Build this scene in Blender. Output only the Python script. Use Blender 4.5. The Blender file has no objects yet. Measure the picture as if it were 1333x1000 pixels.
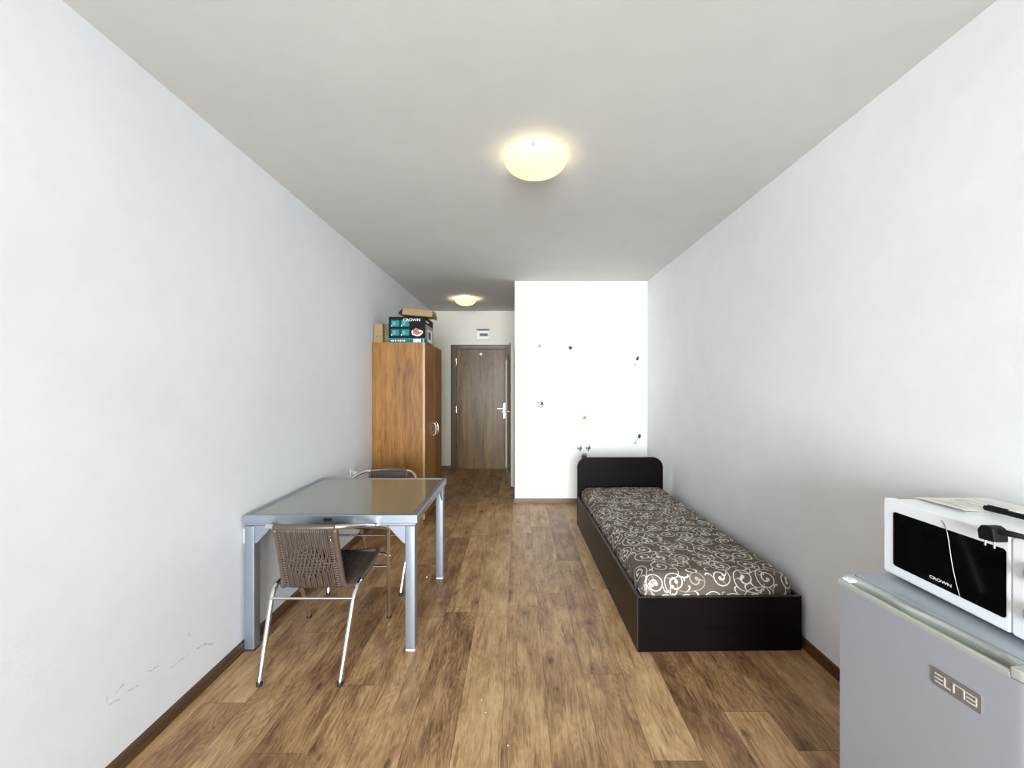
import bpy, bmesh, math, random
from mathutils import Vector, Matrix
C = bpy.context.scene
COL = C.collection
random.seed(7)

# ------------------------------------------------------------------ camera
F = 540.0                       # focal length in pixels of the 1333 px wide frame
CAMZ = 1.386
cd = bpy.data.cameras.new('camera')
cam = bpy.data.objects.new('camera', cd)
COL.objects.link(cam)
cam.location = (0, 0, CAMZ)
cam.rotation_euler = (math.pi / 2, 0, 0)
cd.sensor_fit = 'HORIZONTAL'
cd.sensor_width = 36.0
cd.lens = 36.0 * F / 1333.0
cd.shift_x = -(675 - 666.5) / 1333.0
cd.shift_y = (501 - 500) / 1333.0
cd.clip_start = 0.02
cd.clip_end = 200
C.camera = cam

# ------------------------------------------------------------------ light
vs = C.view_settings
vs.view_transform = 'Standard'
vs.look = 'None'
vs.gamma = 1.0
vs.use_curve_mapping = False
vs.exposure = 0.51

world = bpy.data.worlds.new('sky')
C.world = world
world.use_nodes = True
wn = world.node_tree
bg = wn.nodes['Background']
bg.inputs['Color'].default_value = (0.78, 0.89, 1.0, 1)
bg.inputs['Strength'].default_value = 1.9
WIN = (-1.15, 1.30, 0.10, 2.42)          # window opening x0 x1 z0 z1 in the wall behind the camera
YB = -3.90                                # that wall's inner face
pl = bpy.data.lights.new('window_portal', 'AREA')
pl.shape = 'RECTANGLE'
pl.size = WIN[1] - WIN[0]
pl.size_y = WIN[3] - WIN[2]
pl.cycles.is_portal = True
po = bpy.data.objects.new('window_portal', pl)
COL.objects.link(po)
po.location = ((WIN[0] + WIN[1]) / 2, YB - 0.02, (WIN[2] + WIN[3]) / 2)
po.rotation_euler = (math.pi / 2, 0, 0)
# daylight entering through the balcony window, level into the room
dl = bpy.data.lights.new('window_daylight', 'AREA')
dl.shape = 'RECTANGLE'
dl.size = 2.3
dl.size_y = 2.2
dl.energy = 136
dl.color = (0.87, 0.945, 1.0)
dl.spread = math.radians(84)
do = bpy.data.objects.new('window_daylight', dl)
COL.objects.link(do)
do.location = ((WIN[0] + WIN[1]) / 2, YB - 0.03, 1.28)
do.rotation_euler = (math.pi / 2 , 0, 0)

# ------------------------------------------------------------------ helpers
ROOTLOC = {}

def setp(o, label=None, cat=None, group=None, kind=None):
    if label: o['label'] = label
    if cat: o['category'] = cat
    if group: o['group'] = group
    if kind: o['kind'] = kind
    return o

def thing(name, label, cat, loc, group=None):
    o = bpy.data.objects.new(name, None)
    o.empty_display_size = 0.05
    COL.objects.link(o)
    o.location = loc
    ROOTLOC[o] = Vector(loc)
    return setp(o, label, cat, group)

def obj(name, bm, mats, parent=None, smooth=False, origin=None, bevel=0, label=None):
    """link bm (built in world coordinates) as one mesh object"""
    off = Vector((0, 0, 0))
    if parent is not None:
        off = ROOTLOC[parent]
    elif origin is not None:
        off = Vector(origin)
    if off.length > 0:
        bmesh.ops.translate(bm, verts=bm.verts, vec=-off)
    bmesh.ops.recalc_face_normals(bm, faces=bm.faces)
    me = bpy.data.meshes.new(name)
    bm.to_mesh(me)
    bm.free()
    for m in (mats if isinstance(mats, (list, tuple)) else [mats]):
        me.materials.append(m)
    if smooth:
        for p in me.polygons:
            p.use_smooth = True
        if smooth != 'all':
            try:
                me.set_sharp_from_angle(angle=math.radians(40))
            except Exception:
                pass
    o = bpy.data.objects.new(name, me)
    COL.objects.link(o)
    if parent is not None:
        o.parent = parent
        ROOTLOC[o] = off
    else:
        o.location = off
        ROOTLOC[o] = off
    if bevel:
        b = o.modifiers.new('bevel', 'BEVEL')
        b.width = bevel
        b.segments = 3
        b.limit_method = 'ANGLE'
        b.angle_limit = math.radians(40)
    if label: o['label'] = label
    return o

def BM():
    return bmesh.new()

def box(bm, x0, x1, y0, y1, z0, z1, mi=0, M=None):
    vs_ = [bm.verts.new(Vector((x, y, z)) if M is None else M @ Vector((x, y, z))) for z in (z0, z1) for y in (y0, y1) for x in (x0, x1)]
    for f in ((0, 2, 3, 1), (4, 5, 7, 6), (0, 1, 5, 4), (2, 6, 7, 3), (0, 4, 6, 2), (1, 3, 7, 5)):
        fc = bm.faces.new([vs_[i] for i in f])
        fc.material_index = mi
    return vs_

def smooth_path(pts, n=6):
    P = [Vector(p) for p in pts]
    if len(P) < 3: return P
    out = []
    for i in range(len(P) - 1):
        p0 = P[i - 1] if i > 0 else P[i] * 2 - P[i + 1]
        p1, p2 = P[i], P[i + 1]
        p3 = P[i + 2] if i + 2 < len(P) else P[i + 1] * 2 - P[i]
        for k in range(n):
            t = k / n
            out.append(0.5 * ((2 * p1) + (-p0 + p2) * t + (2 * p0 - 5 * p1 + 4 * p2 - p3) * t * t + (-p0 + 3 * p1 - 3 * p2 + p3) * t ** 3))
    out.append(P[-1])
    return out

def fillet(pts, r, n=6):
    """polyline with rounded corners"""
    P = [Vector(p) for p in pts]
    out = [P[0]]
    for i in range(1, len(P) - 1):
        a = (P[i - 1] - P[i]); b = (P[i + 1] - P[i])
        rr = min(r, a.length * 0.48, b.length * 0.48)
        s = P[i] + a.normalized() * rr
        e = P[i] + b.normalized() * rr
        for k in range(n + 1):
            t = k / n
            out.append(s * (1 - t) ** 2 + P[i] * 2 * t * (1 - t) + e * t * t)
    out.append(P[-1])
    return out

def tube(bm, path, r, sides=10, mi=0, cap=True, flat=None):
    P = [Vector(p) for p in path]
    n = len(P)
    T = []
    for i in range(n):
        a = P[max(0, i - 1)]; b = P[min(n - 1, i + 1)]
        T.append((b - a).normalized())
    up = Vector((0, 0, 1)) if abs(T[0].z) < 0.9 else Vector((1, 0, 0))
    N = (up - T[0] * up.dot(T[0])).normalized()
    rings = []
    for i in range(n):
        N = (N - T[i] * N.dot(T[i])).normalized()
        B = T[i].cross(N)
        ri = r(i / (n - 1)) if callable(r) else r
        rings.append([bm.verts.new(P[i] + (N * math.cos(2 * math.pi * k / sides) + B * math.sin(2 * math.pi * k / sides)) * ri) for k in range(sides)])
    for i in range(n - 1):
        for k in range(sides):
            f = bm.faces.new((rings[i][k], rings[i][(k + 1) % sides], rings[i + 1][(k + 1) % sides], rings[i + 1][k]))
            f.material_index = mi
    if cap:
        f = bm.faces.new(rings[0]); f.material_index = mi
        f = bm.faces.new(rings[-1][::-1]); f.material_index = mi

def lathe(bm, prof, center, axis='z', sides=48, mi=0, M=None):
    """prof: list of (r, h)"""
    c = Vector(center)
    def pt(r, h, a):
        ca, sa = math.cos(a) * r, math.sin(a) * r
        v = {'z': Vector((ca, sa, h)), 'y': Vector((ca, h, sa)), 'x': Vector((h, ca, sa))}[axis]
        return c + (M @ v if M is not None else v)
    rings = []
    for r, h in prof:
        if r < 1e-6:
            rings.append([bm.verts.new(pt(0, h, 0))])
        else:
            rings.append([bm.verts.new(pt(r, h, 2 * math.pi * k / sides)) for k in range(sides)])
    for a, b in zip(rings[:-1], rings[1:]):
        for k in range(sides):
            k2 = (k + 1) % sides
            if len(a) == 1 and len(b) == 1: continue
            if len(a) == 1: f = bm.faces.new((a[0], b[k2], b[k]))
            elif len(b) == 1: f = bm.faces.new((a[k], a[k2], b[0]))
            else: f = bm.faces.new((a[k], a[k2], b[k2], b[k]))
            f.material_index = mi

def prism(bm, poly, fn, d0, d1, mi=0):
    """poly 2-D outline; fn(u, v, d) -> 3-D point; extruded d0..d1"""
    a = [bm.verts.new(fn(u, v, d0)) for u, v in poly]
    b = [bm.verts.new(fn(u, v, d1)) for u, v in poly]
    n = len(poly)
    f = bm.faces.new(a); f.material_index = mi
    f = bm.faces.new(b[::-1]); f.material_index = mi
    for i in range(n):
        f = bm.faces.new((a[i], b[i], b[(i + 1) % n], a[(i + 1) % n])); f.material_index = mi

def rrect(x0, x1, y0, y1, r, n=6, which=(1, 1, 1, 1)):
    out = []
    for (cx, cy, a0, w) in ((x1 - r, y0 + r, -90, which[0]), (x1 - r, y1 - r, 0, which[1]), (x0 + r, y1 - r, 90, which[2]), (x0 + r, y0 + r, 180, which[3])):
        if w:
            for k in range(n + 1):
                a = math.radians(a0 + 90 * k / n)
                out.append((cx + r * math.cos(a), cy + r * math.sin(a)))
        else:
            a = math.radians(a0 + 45)
            out.append((cx + r * (1 if math.cos(a) > 0 else -1), cy + r * (1 if math.sin(a) > 0 else -1)))
    return out

def text_bm(bm, s, size, fn, sx=1.0, mi=0, thick=0.0006, bold=0.0):
    """flat lettering put through fn(u, v, d)"""
    cu = bpy.data.curves.new('lettering', 'FONT')
    cu.body = s
    cu.size = size
    cu.align_x = 'CENTER'
    cu.align_y = 'CENTER'
    cu.offset = bold
    to = bpy.data.objects.new('lettering', cu)
    COL.objects.link(to)
    dg = bpy.context.evaluated_depsgraph_get()
    me = bpy.data.meshes.new_from_object(to.evaluated_get(dg))
    vs_ = [bm.verts.new(fn(v.co.x * sx, v.co.y, thick)) for v in me.vertices]
    for p in me.polygons:
        try:
            f = bm.faces.new([vs_[i] for i in p.vertices]); f.material_index = mi
        except ValueError:
            pass
    bpy.data.objects.remove(to)
    bpy.data.meshes.remove(me)
    bpy.data.curves.remove(cu)

# ------------------------------------------------------------------ materials
def mat(name, col, rough=0.5, metal=0.0, spec=0.5, coat=0.0, trans=0.0, emis=None, estr=0, bump=0, bscale=200, bdist=0.001, var=0, vscale=3, stretch=None, aniso=0):
    m = bpy.data.materials.new(name)
    m.use_nodes = True
    nt = m.node_tree
    b = nt.nodes['Principled BSDF']
    b.inputs['Base Color'].default_value = (*col, 1)
    b.inputs['Roughness'].default_value = rough
    b.inputs['Metallic'].default_value = metal
    b.inputs['Specular IOR Level'].default_value = spec
    b.inputs['Coat Weight'].default_value = coat
    b.inputs['Transmission Weight'].default_value = trans
    if aniso: b.inputs['Anisotropic'].default_value = aniso
    if emis:
        b.inputs['Emission Color'].default_value = (*emis, 1)
        b.inputs['Emission Strength'].default_value = estr
    tc = nt.nodes.new('ShaderNodeTexCoord')
    src = tc.outputs['Object']
    if stretch:
        mp = nt.nodes.new('ShaderNodeMapping')
        mp.inputs['Scale'].default_value = stretch
        nt.links.new(src, mp.inputs['Vector'])
        src = mp.outputs['Vector']
    if bump:
        n = nt.nodes.new('ShaderNodeTexNoise')
        n.inputs['Scale'].default_value = bscale
        n.inputs['Detail'].default_value = 4
        nt.links.new(src, n.inputs['Vector'])
        bu = nt.nodes.new('ShaderNodeBump')
        bu.inputs['Strength'].default_value = bump
        bu.inputs['Distance'].default_value = bdist
        nt.links.new(n.outputs['Fac'], bu.inputs['Height'])
        nt.links.new(bu.outputs['Normal'], b.inputs['Normal'])
    if var:
        n = nt.nodes.new('ShaderNodeTexNoise')
        n.inputs['Scale'].default_value = vscale
        n.inputs['Detail'].default_value = 5
        nt.links.new(src, n.inputs['Vector'])
        mr = nt.nodes.new('ShaderNodeMapRange')
        mr.inputs['From Min'].default_value = 0.3
        mr.inputs['From Max'].default_value = 0.7
        mr.inputs['To Min'].default_value = 1 - var
        mr.inputs['To Max'].default_value = 1 + var
        nt.links.new(n.outputs['Fac'], mr.inputs['Value'])
        mx = nt.nodes.new('ShaderNodeVectorMath')
        mx.operation = 'SCALE'
        mx.inputs[0].default_value = col
        nt.links.new(mr.outputs['Result'], mx.inputs['Scale'])
        nt.links.new(mx.outputs['Vector'], b.inputs['Base Color'])
    return m

class NT:
    """tiny expression helper"""
    def __init__(s, m): s.nt = m.node_tree; s.L = m.node_tree.links
    def put(s, sock, v):
        if hasattr(v, 'is_linked'): s.L.new(v, sock)
        else: sock.default_value = v
    def m(s, op, a, b=0.0, c=0.0, clamp=False):
        n = s.nt.nodes.new('ShaderNodeMath'); n.operation = op; n.use_clamp = clamp
        s.put(n.inputs[0], a); s.put(n.inputs[1], b); s.put(n.inputs[2], c)
        return n.outputs[0]
    def xyz(s, x, y, z):
        n = s.nt.nodes.new('ShaderNodeCombineXYZ')
        s.put(n.inputs[0], x); s.put(n.inputs[1], y); s.put(n.inputs[2], z)
        return n.outputs[0]
    def sep(s, v):
        n = s.nt.nodes.new('ShaderNodeSeparateXYZ'); s.L.new(v, n.inputs[0]); return n.outputs
    def noise(s, v, scale=1, detail=4, rough=0.55, dist=0.0):
        n = s.nt.nodes.new('ShaderNodeTexNoise')
        n.inputs['Scale'].default_value = scale; n.inputs['Detail'].default_value = detail
        n.inputs['Roughness'].default_value = rough; n.inputs['Distortion'].default_value = dist
        s.L.new(v, n.inputs['Vector']); return n.outputs['Fac']
    def white(s, v):
        n = s.nt.nodes.new('ShaderNodeTexWhiteNoise'); n.noise_dimensions = '3D'; s.L.new(v, n.inputs['Vector']); return n.outputs
    def ramp(s, f, stops, interp='LINEAR'):
        n = s.nt.nodes.new('ShaderNodeValToRGB'); e = n.color_ramp.elements
        n.color_ramp.interpolation = interp
        while len(e) < len(stops): e.new(0.5)
        for el, (p, c) in zip(e, stops): el.position = p; el.color = (*c, 1)
        s.put(n.inputs[0], f); return n.outputs[0]
    def mix(s, f, a, b, bt='MIX'):
        n = s.nt.nodes.new('ShaderNodeMix'); n.data_type = 'RGBA'; n.blend_type = bt
        s.put(n.inputs[0], f)
        s.put(n.inputs[6], a if hasattr(a, 'is_linked') else (*a, 1)); s.put(n.inputs[7], b if hasattr(b, 'is_linked') else (*b, 1))
        return n.outputs[2]
    def rng(s, v, a, b, c=0.0, d=1.0):
        n = s.nt.nodes.new('ShaderNodeMapRange')
        s.put(n.inputs[0], v)
        for i, q in enumerate((a, b, c, d)): n.inputs[i + 1].default_value = q
        return n.outputs[0]
    def bump(s, h, st, dist):
        n = s.nt.nodes.new('ShaderNodeBump'); n.inputs['Strength'].default_value = st; n.inputs['Distance'].default_value = dist
        s.L.new(h, n.inputs['Height']); return n.outputs[0]

def srgb(r, g, b):
    f = lambda c: (c / 255 / 12.92) if c / 255 <= 0.04045 else ((c / 255 + 0.055) / 1.055) ** 2.4
    return (f(r), f(g), f(b))

def paint(name, col, scuffs=None, mott=0.05):
    m = bpy.data.materials.new(name); m.use_nodes = True
    n = NT(m); b = m.node_tree.nodes['Principled BSDF']
    tc = m.node_tree.nodes.new('ShaderNodeTexCoord').outputs['Object']
    big = n.noise(tc, 1.3, 5, 0.6)
    small = n.noise(tc, 9, 4, 0.6)
    f = n.m('ADD', n.m('MULTIPLY', n.rng(big, 0.3, 0.7), 0.7), n.m('MULTIPLY', n.rng(small, 0.3, 0.7), 0.3))
    lo = tuple(c * (1 - mott) for c in col); hi = tuple(min(0.97, c * (1 + mott)) for c in col)
    c = n.mix(f, lo, hi)
    if scuffs:
        x, y, z = n.sep(tc)
        dens = None
        wob = n.m('MULTIPLY', n.m('SUBTRACT', n.noise(tc, 30, 3), 0.5), 0.03)
        yy = n.m('ADD', y, wob); zz = n.m('ADD', z, n.m('MULTIPLY', wob, 0.7))
        for (ya, za, yb, zb, w, s_) in scuffs:
            dx, dz = yb - ya, zb - za
            L2 = dx * dx + dz * dz
            t = n.m('ADD', n.m('MULTIPLY', n.m('SUBTRACT', yy, ya), dx / L2), n.m('MULTIPLY', n.m('SUBTRACT', zz, za), dz / L2), clamp=True)
            px = n.m('SUBTRACT', yy, n.m('ADD', n.m('MULTIPLY', t, dx), ya))
            pz = n.m('SUBTRACT', zz, n.m('ADD', n.m('MULTIPLY', t, dz), za))
            d = n.m('SQRT', n.m('ADD', n.m('MULTIPLY', px, px), n.m('MULTIPLY', pz, pz)))
            k = n.m('MULTIPLY', n.rng(d, 0.0, w, 1.0, 0.0), s_)
            dens = k if dens is None else n.m('MAXIMUM', dens, k)
        dens = n.m('MULTIPLY', dens, n.rng(n.noise(tc, 80, 3), 0.35, 0.6))
        c = n.mix(dens, c, (0.10, 0.10, 0.11))
    n.L.new(c, b.inputs['Base Color'])
    b.inputs['Roughness'].default_value = 0.75
    b.inputs['Specular IOR Level'].default_value = 0.25
    rough = n.noise(tc, 90, 5, 0.65)
    n.L.new(n.bump(n.m('ADD', rough, n.m('MULTIPLY', n.noise(tc, 14, 3), 0.6)), 0.28, 0.0012), b.inputs['Normal'])
    return m

def px_wall(xp, yp, X):
    d = X * F / (xp - 675); return d, CAMZ - (yp - 501) * d / F
sc = []
for (a, b_, c_, d_, w, s_) in ((475, 462, 522, 432, .004, .8), (553, 405, 600, 372, .004, .8), (640, 318, 685, 293, .004, .75), (740, 303, 820, 235, .0035, .6),
                               (855, 212, 925, 190, .004, .9), (855, 212, 890, 190, .003, .7), (465, 420, 470, 455, .004, .4), (500, 410, 535, 372, .004, .55), (815, 150, 822, 165, .004, .35)):
    p = px_wall(a / 3.3325, 780 + b_ / 3.3325, -1.44); q = px_wall(c_ / 3.3325, 780 + d_ / 3.3325, -1.44)
    sc.append((p[0], p[1], q[0], q[1], w, s_))

M_wallL = paint('paint_left_wall_skylit', (0.735, 0.742, 0.755), sc)  # slight blue of the sky light is put into this base colour
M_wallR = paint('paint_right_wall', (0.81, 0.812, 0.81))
M_wallP = paint('paint_centre_wall_lit', (0.93, 0.93, 0.885), mott=0.015)  # whiter than the other walls: extra brightness of its light put into the colour
M_wallB = paint('paint_hall_wall_lamplit', (0.745, 0.695, 0.60))  # warm lamp light in the hall is tinted into this colour
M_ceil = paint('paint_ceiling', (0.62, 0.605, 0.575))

def floor_mat():
    m = bpy.data.materials.new('oak_laminate'); m.use_nodes = True
    n = NT(m); b = m.node_tree.nodes['Principled BSDF']
    tc = m.node_tree.nodes.new('ShaderNodeTexCoord').outputs['Object']
    x, y, z = n.sep(tc)
    W, Ln = 0.187, 1.285
    u = n.m('DIVIDE', n.m('SUBTRACT', x, 0.122 - 20 * W), W)
    iu = n.m('FLOOR', u); fu = n.m('FRACT', u)
    off = n.white(n.xyz(iu, 3.7, 1.1))[0]
    v = n.m('ADD', n.m('DIVIDE', y, Ln), n.m('MULTIPLY', off, 5.0))
    iv = n.m('FLOOR', v); fv = n.m('FRACT', v)
    wn_ = n.white(n.xyz(iu, iv, 0.5))
    rv = wn_[0]
    rc = n.sep(wn_[1])
    # per-plank coordinates
    gx = n.m('ADD', x, n.m('MULTIPLY', rc[0], 37.0)); gy = n.m('ADD', y, n.m('MULTIPLY', rc[1], 53.0))
    base = n.xyz(gx, gy, n.m('MULTIPLY', rc[2], 9.0))
    warp = n.noise(n.xyz(n.m('MULTIPLY', gx, 5), n.m('MULTIPLY', gy, 1.8), rv), 1.0, 3)
    gxw = n.m('ADD', gx, n.m('MULTIPLY', n.m('SUBTRACT', warp, 0.5), 0.05))
    # cathedral grain rings
    w2 = n.noise(n.xyz(n.m('MULTIPLY', gxw, 8), n.m('MULTIPLY', gy, 1.3), rv), 1.0, 2, 0.45)
    rings = n.m('FRACT', n.m('MULTIPLY', w2, 30.0))
    rings = n.m('ABSOLUTE', n.m('SUBTRACT', rings, 0.5))
    fine = n.noise(n.xyz(n.m('MULTIPLY', gxw, 170), n.m('MULTIPLY', gy, 14.0), rv), 1.0, 4, 0.7)
    med = n.noise(n.xyz(n.m('MULTIPLY', gxw, 34), n.m('MULTIPLY', gy, 3.0), rv), 1.0, 6, 0.68)
    patch = n.noise(n.xyz(n.m('MULTIPLY', gxw, 9), n.m('MULTIPLY', gy, 3.6), rv), 1.0, 6, 0.68)
    tone = n.m('ADD', n.m('MULTIPLY', n.rng(patch, 0.3, 0.7), 0.40), n.m('MULTIPLY', n.rng(med, 0.3, 0.7), 0.24))
    tone = n.m('ADD', tone, n.m('MULTIPLY', n.rng(fine, 0.3, 0.7), 0.26))
    tone = n.m('ADD', tone, n.m('MULTIPLY', rings, 0.24))
    tone = n.m('ADD', tone, n.m('MULTIPLY', n.m('SUBTRACT', rv, 0.75), 0.30))
    col = n.ramp(tone, [(0.05, srgb(84, 58, 36)), (0.26, srgb(128, 94, 62)), (0.48, srgb(168, 131, 90)), (0.72, srgb(196, 162, 118)), (1.0, srgb(214, 184, 144))])
    # knots
    vo = m.node_tree.nodes.new('ShaderNodeTexVoronoi')
    vo.inputs['Scale'].default_value = 1.0
    vo.inputs['Randomness'].default_value = 1.0
    n.L.new(n.xyz(n.m('ADD', n.m('MULTIPLY', gxw, 9.0), n.m('MULTIPLY', n.m('SUBTRACT', fine, 0.5), 0.16)), n.m('ADD', n.m('MULTIPLY', gy, 4.4), n.m('MULTIPLY', med, 0.35)), rv), vo.inputs['Vector'])
    kd = n.m('ADD', vo.outputs['Distance'], n.m('MULTIPLY', n.m('SUBTRACT', med, 0.5), 0.22))
    kring = n.m('MULTIPLY', n.m('ABSOLUTE', n.m('SUBTRACT', n.m('FRACT', n.m('MULTIPLY', kd, 16.0)), 0.5)), 2.0)
    sel = n.m('GREATER_THAN', n.sep(vo.outputs['Color'])[0], 0.30)
    halo = n.m('MULTIPLY', n.m('POWER', n.rng(kd, 0.04, 0.50, 1.0, 0.0), 1.5), sel)
    core = n.m('MULTIPLY', n.rng(kd, 0.03, 0.13, 1.0, 0.0), n.m('MULTIPLY', sel, n.rng(fine, 0.35, 0.6, 0.5, 1.0)))
    col = n.mix(n.m('MULTIPLY', halo, n.m('ADD', 0.28, n.m('MULTIPLY', kring, 0.6))), col, srgb(104, 72, 48))
    col = n.mix(n.m('MULTIPLY', core, 0.75), col, srgb(66, 42, 26))
    # dark grain cracks
    cr = n.noise(n.xyz(n.m('MULTIPLY', gxw, 60), n.m('MULTIPLY', gy, 4.5), n.m('ADD', rv, 4.0)), 1.0, 3, 0.55)
    crk = n.rng(cr, 0.60, 0.66)
    col = n.mix(n.m('MULTIPLY', crk, 0.5), col, srgb(92, 60, 38))
    # seams
    su = n.m('MINIMUM', fu, n.m('SUBTRACT', 1.0, fu)); sv = n.m('MULTIPLY', n.m('MINIMUM', fv, n.m('SUBTRACT', 1.0, fv)), Ln / W)
    seam = n.rng(n.m('MINIMUM', su, sv), 0.004, 0.011, 1.0, 0.0)
    col = n.mix(n.m('MULTIPLY', seam, 0.6), col, srgb(78, 50, 32))
    n.L.new(col, b.inputs['Base Color'])
    n.L.new(n.rng(fine, 0.3, 0.7, 0.34, 0.50), b.inputs['Roughness'])
    b.inputs['Specular IOR Level'].default_value = 0.45
    h = n.m('SUBTRACT', n.m('MULTIPLY', fine, 0.3), seam)
    n.L.new(n.bump(h, 0.25, 0.0015), b.inputs['Normal'])
    return m
M_floor = floor_mat()

def wood(name, dark, midc, light, axis='z', fx=60, rough=0.4, figure=1.0, contrast=1.0, spec=0.5, warp=0.06):
    m = bpy.data.materials.new(name); m.use_nodes = True
    n = NT(m); b = m.node_tree.nodes['Principled BSDF']
    tc = m.node_tree.nodes.new('ShaderNodeTexCoord').outputs['Object']
    x, y, z = n.sep(tc)
    a, b1, l = {'z': (x, y, z), 'y': (x, z, y), 'x': (y, z, x)}[axis]
    wv = n.noise(n.xyz(n.m('MULTIPLY', a, 4), n.m('MULTIPLY', b1, 4), n.m('MULTIPLY', l, 1.2)), 1, 3)
    aw = n.m('ADD', a, n.m('MULTIPLY', wv, warp)); bw = n.m('ADD', b1, n.m('MULTIPLY', wv, warp))
    fine = n.noise(n.xyz(n.m('MULTIPLY', aw, fx * 2.2), n.m('MULTIPLY', bw, fx * 2.2), n.m('MULTIPLY', l, 4)), 1, 4, 0.6)
    med = n.noise(n.xyz(n.m('MULTIPLY', aw, fx * 0.35), n.m('MULTIPLY', bw, fx * 0.35), n.m('MULTIPLY', l, 0.9)), 1, 4, 0.55)
    fig = n.noise(n.xyz(n.m('MULTIPLY', aw, 7), n.m('MULTIPLY', bw, 7), n.m('MULTIPLY', l, 1.6)), 1, 3, 0.5, 0.6)
    ring = n.m('ABSOLUTE', n.m('SUBTRACT', n.m('FRACT', n.m('MULTIPLY', fig, 7.0)), 0.5))
    t = n.m('ADD', n.m('MULTIPLY', n.rng(med, 0.3, 0.7), 0.45), n.m('MULTIPLY', n.rng(fine, 0.3, 0.7), 0.30))
    t = n.m('ADD', t, n.m('MULTIPLY', ring, 0.5 * figure))
    c = n.ramp(t, [(0.1, dark), (0.5, midc), (0.95, light)])
    n.L.new(c, b.inputs['Base Color'])
    b.inputs['Roughness'].default_value = rough
    b.inputs['Specular IOR Level'].default_value = spec
    n.L.new(n.bump(fine, 0.12, 0.0008), b.inputs['Normal'])
    return m

M_ward = wood('alder_veneer', srgb(94, 58, 22), srgb(140, 95, 44), srgb(168, 122, 64), 'z', 30, 0.40, 0.6, spec=0.3, warp=0.025)
M_wardedge = mat('alder_edge_band', srgb(178, 138, 96), 0.35)
M_door = wood('walnut_door_foil', srgb(58, 36, 14), srgb(106, 80, 42), srgb(134, 108, 66), 'z', 40, 0.36, 0.6, spec=0.25, warp=0.03)
M_casing = wood('walnut_casing', srgb(58, 36, 22), srgb(82, 54, 34), srgb(98, 66, 44), 'z', 60, 0.4, 0.3)
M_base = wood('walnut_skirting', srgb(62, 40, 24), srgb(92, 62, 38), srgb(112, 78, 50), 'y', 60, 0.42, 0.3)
M_basex = wood('walnut_skirting_across_lit', srgb(92, 66, 46), srgb(120, 90, 66), srgb(140, 110, 84), 'x', 60, 0.42, 0.3)  # paler copy of the skirting wood, light on the cross walls coloured in
M_wenge = wood('wenge_laminate', srgb(9, 5, 5), srgb(16, 9, 9), srgb(26, 15, 14), 'x', 50, 0.45, 0.3, spec=0.08)
M_wengey = wood('wenge_laminate_side', srgb(18, 9, 5), srgb(28, 15, 9), srgb(40, 24, 15), 'y', 50, 0.38, 0.3, spec=0.3)
M_wengeedge = mat('wenge_edge_band', srgb(62, 48, 42), 0.45)
M_alu = mat('satin_aluminium', (0.60, 0.62, 0.64), 0.30, 1.0, bump=0.05, bscale=60, stretch=(1, 1, 8))
M_aluTable = mat('silver_painted_steel', srgb(150, 157, 166), 0.34, 0.75)
M_chrome = mat('polished_aluminium', (0.80, 0.80, 0.80), 0.16, 1.0)
M_black = mat('black_rubber', (0.015, 0.015, 0.016), 0.55)
M_blackgloss = mat('black_glass', (0.002, 0.002, 0.002), 0.06, spec=0.05)
M_cord = mat('black_flex', (0.005, 0.006, 0.007), 0.5, spec=0.15)
M_rattan = mat('brown_synthetic_rattan', srgb(74, 61, 53), 0.42, bump=0.3, bscale=300, bdist=0.0005, var=0.18, vscale=60)
M_rattanwrap = mat('brown_rattan_wrapping', srgb(82, 66, 56), 0.38, bump=0.3, bscale=260, bdist=0.0006, var=0.15, vscale=90)
M_white = mat('white_enamel', srgb(236, 238, 240), 0.28, bump=0.03, bscale=120)
M_whitep = mat('white_plastic', srgb(228, 228, 222), 0.4)
M_fridge = mat('silver_grey_coated_steel', srgb(166, 170, 179), 0.36, 0.40, bump=0.05, bscale=500, bdist=0.0003)
M_fridgetop = mat('grey_laminated_top', srgb(160, 168, 174), 0.25, 0.2)
M_grip = mat('silver_grey_plastic', srgb(176, 178, 172), 0.3, 0.25)
M_gripin = mat('silver_plastic_recess', srgb(150, 153, 146), 0.4, 0.1)
M_badge = mat('brushed_grey_badge', srgb(140, 136, 132), 0.4, 0.6)
M_letter = mat('bright_chrome_lettering', (0.92, 0.92, 0.92), 0.2, 0.6)
M_wletter = mat('white_lettering', srgb(240, 240, 240), 0.5)
M_card = mat('brown_cardboard', srgb(146, 122, 84), 0.8, var=0.08, vscale=25, bump=0.1, bscale=120)
M_card2 = mat('dull_cardboard', srgb(104, 92, 68), 0.85, var=0.12, vscale=20)
M_cardblk = mat('black_printed_card', srgb(20, 19, 17), 0.6, spec=0.12, var=0.2, vscale=40)
M_teal = mat('teal_print', srgb(20, 98, 102), 0.6, spec=0.15, var=0.08, vscale=60)
M_tealL = mat('light_teal_print', srgb(78, 150, 152), 0.6, spec=0.15)
M_greyprint = mat('grey_print', srgb(140, 136, 128), 0.5, var=0.1, vscale=20)
M_wprint = mat('white_print', srgb(232, 230, 226), 0.5)
M_dkprint = mat('dark_grey_print', srgb(62, 62, 58), 0.5)
M_rose = mat('rose_print', srgb(150, 98, 92), 0.5, var=0.2, vscale=50)
M_wine = mat('wine_print', srgb(92, 40, 38), 0.5)
M_paper = mat('cream_paper', srgb(226, 222, 214), 0.7)
M_ink = mat('faded_ink', srgb(150, 146, 142), 0.7)
M_bathframe = mat('beige_door_frame', srgb(190, 178, 160), 0.4)
M_copper = mat('brass_stub', srgb(150, 104, 30), 0.45, 0.3)
M_red = mat('faded_red_cap', srgb(150, 52, 46), 0.5)
M_plaster = mat('plaster_crumb', srgb(235, 230, 220), 0.9)
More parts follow.
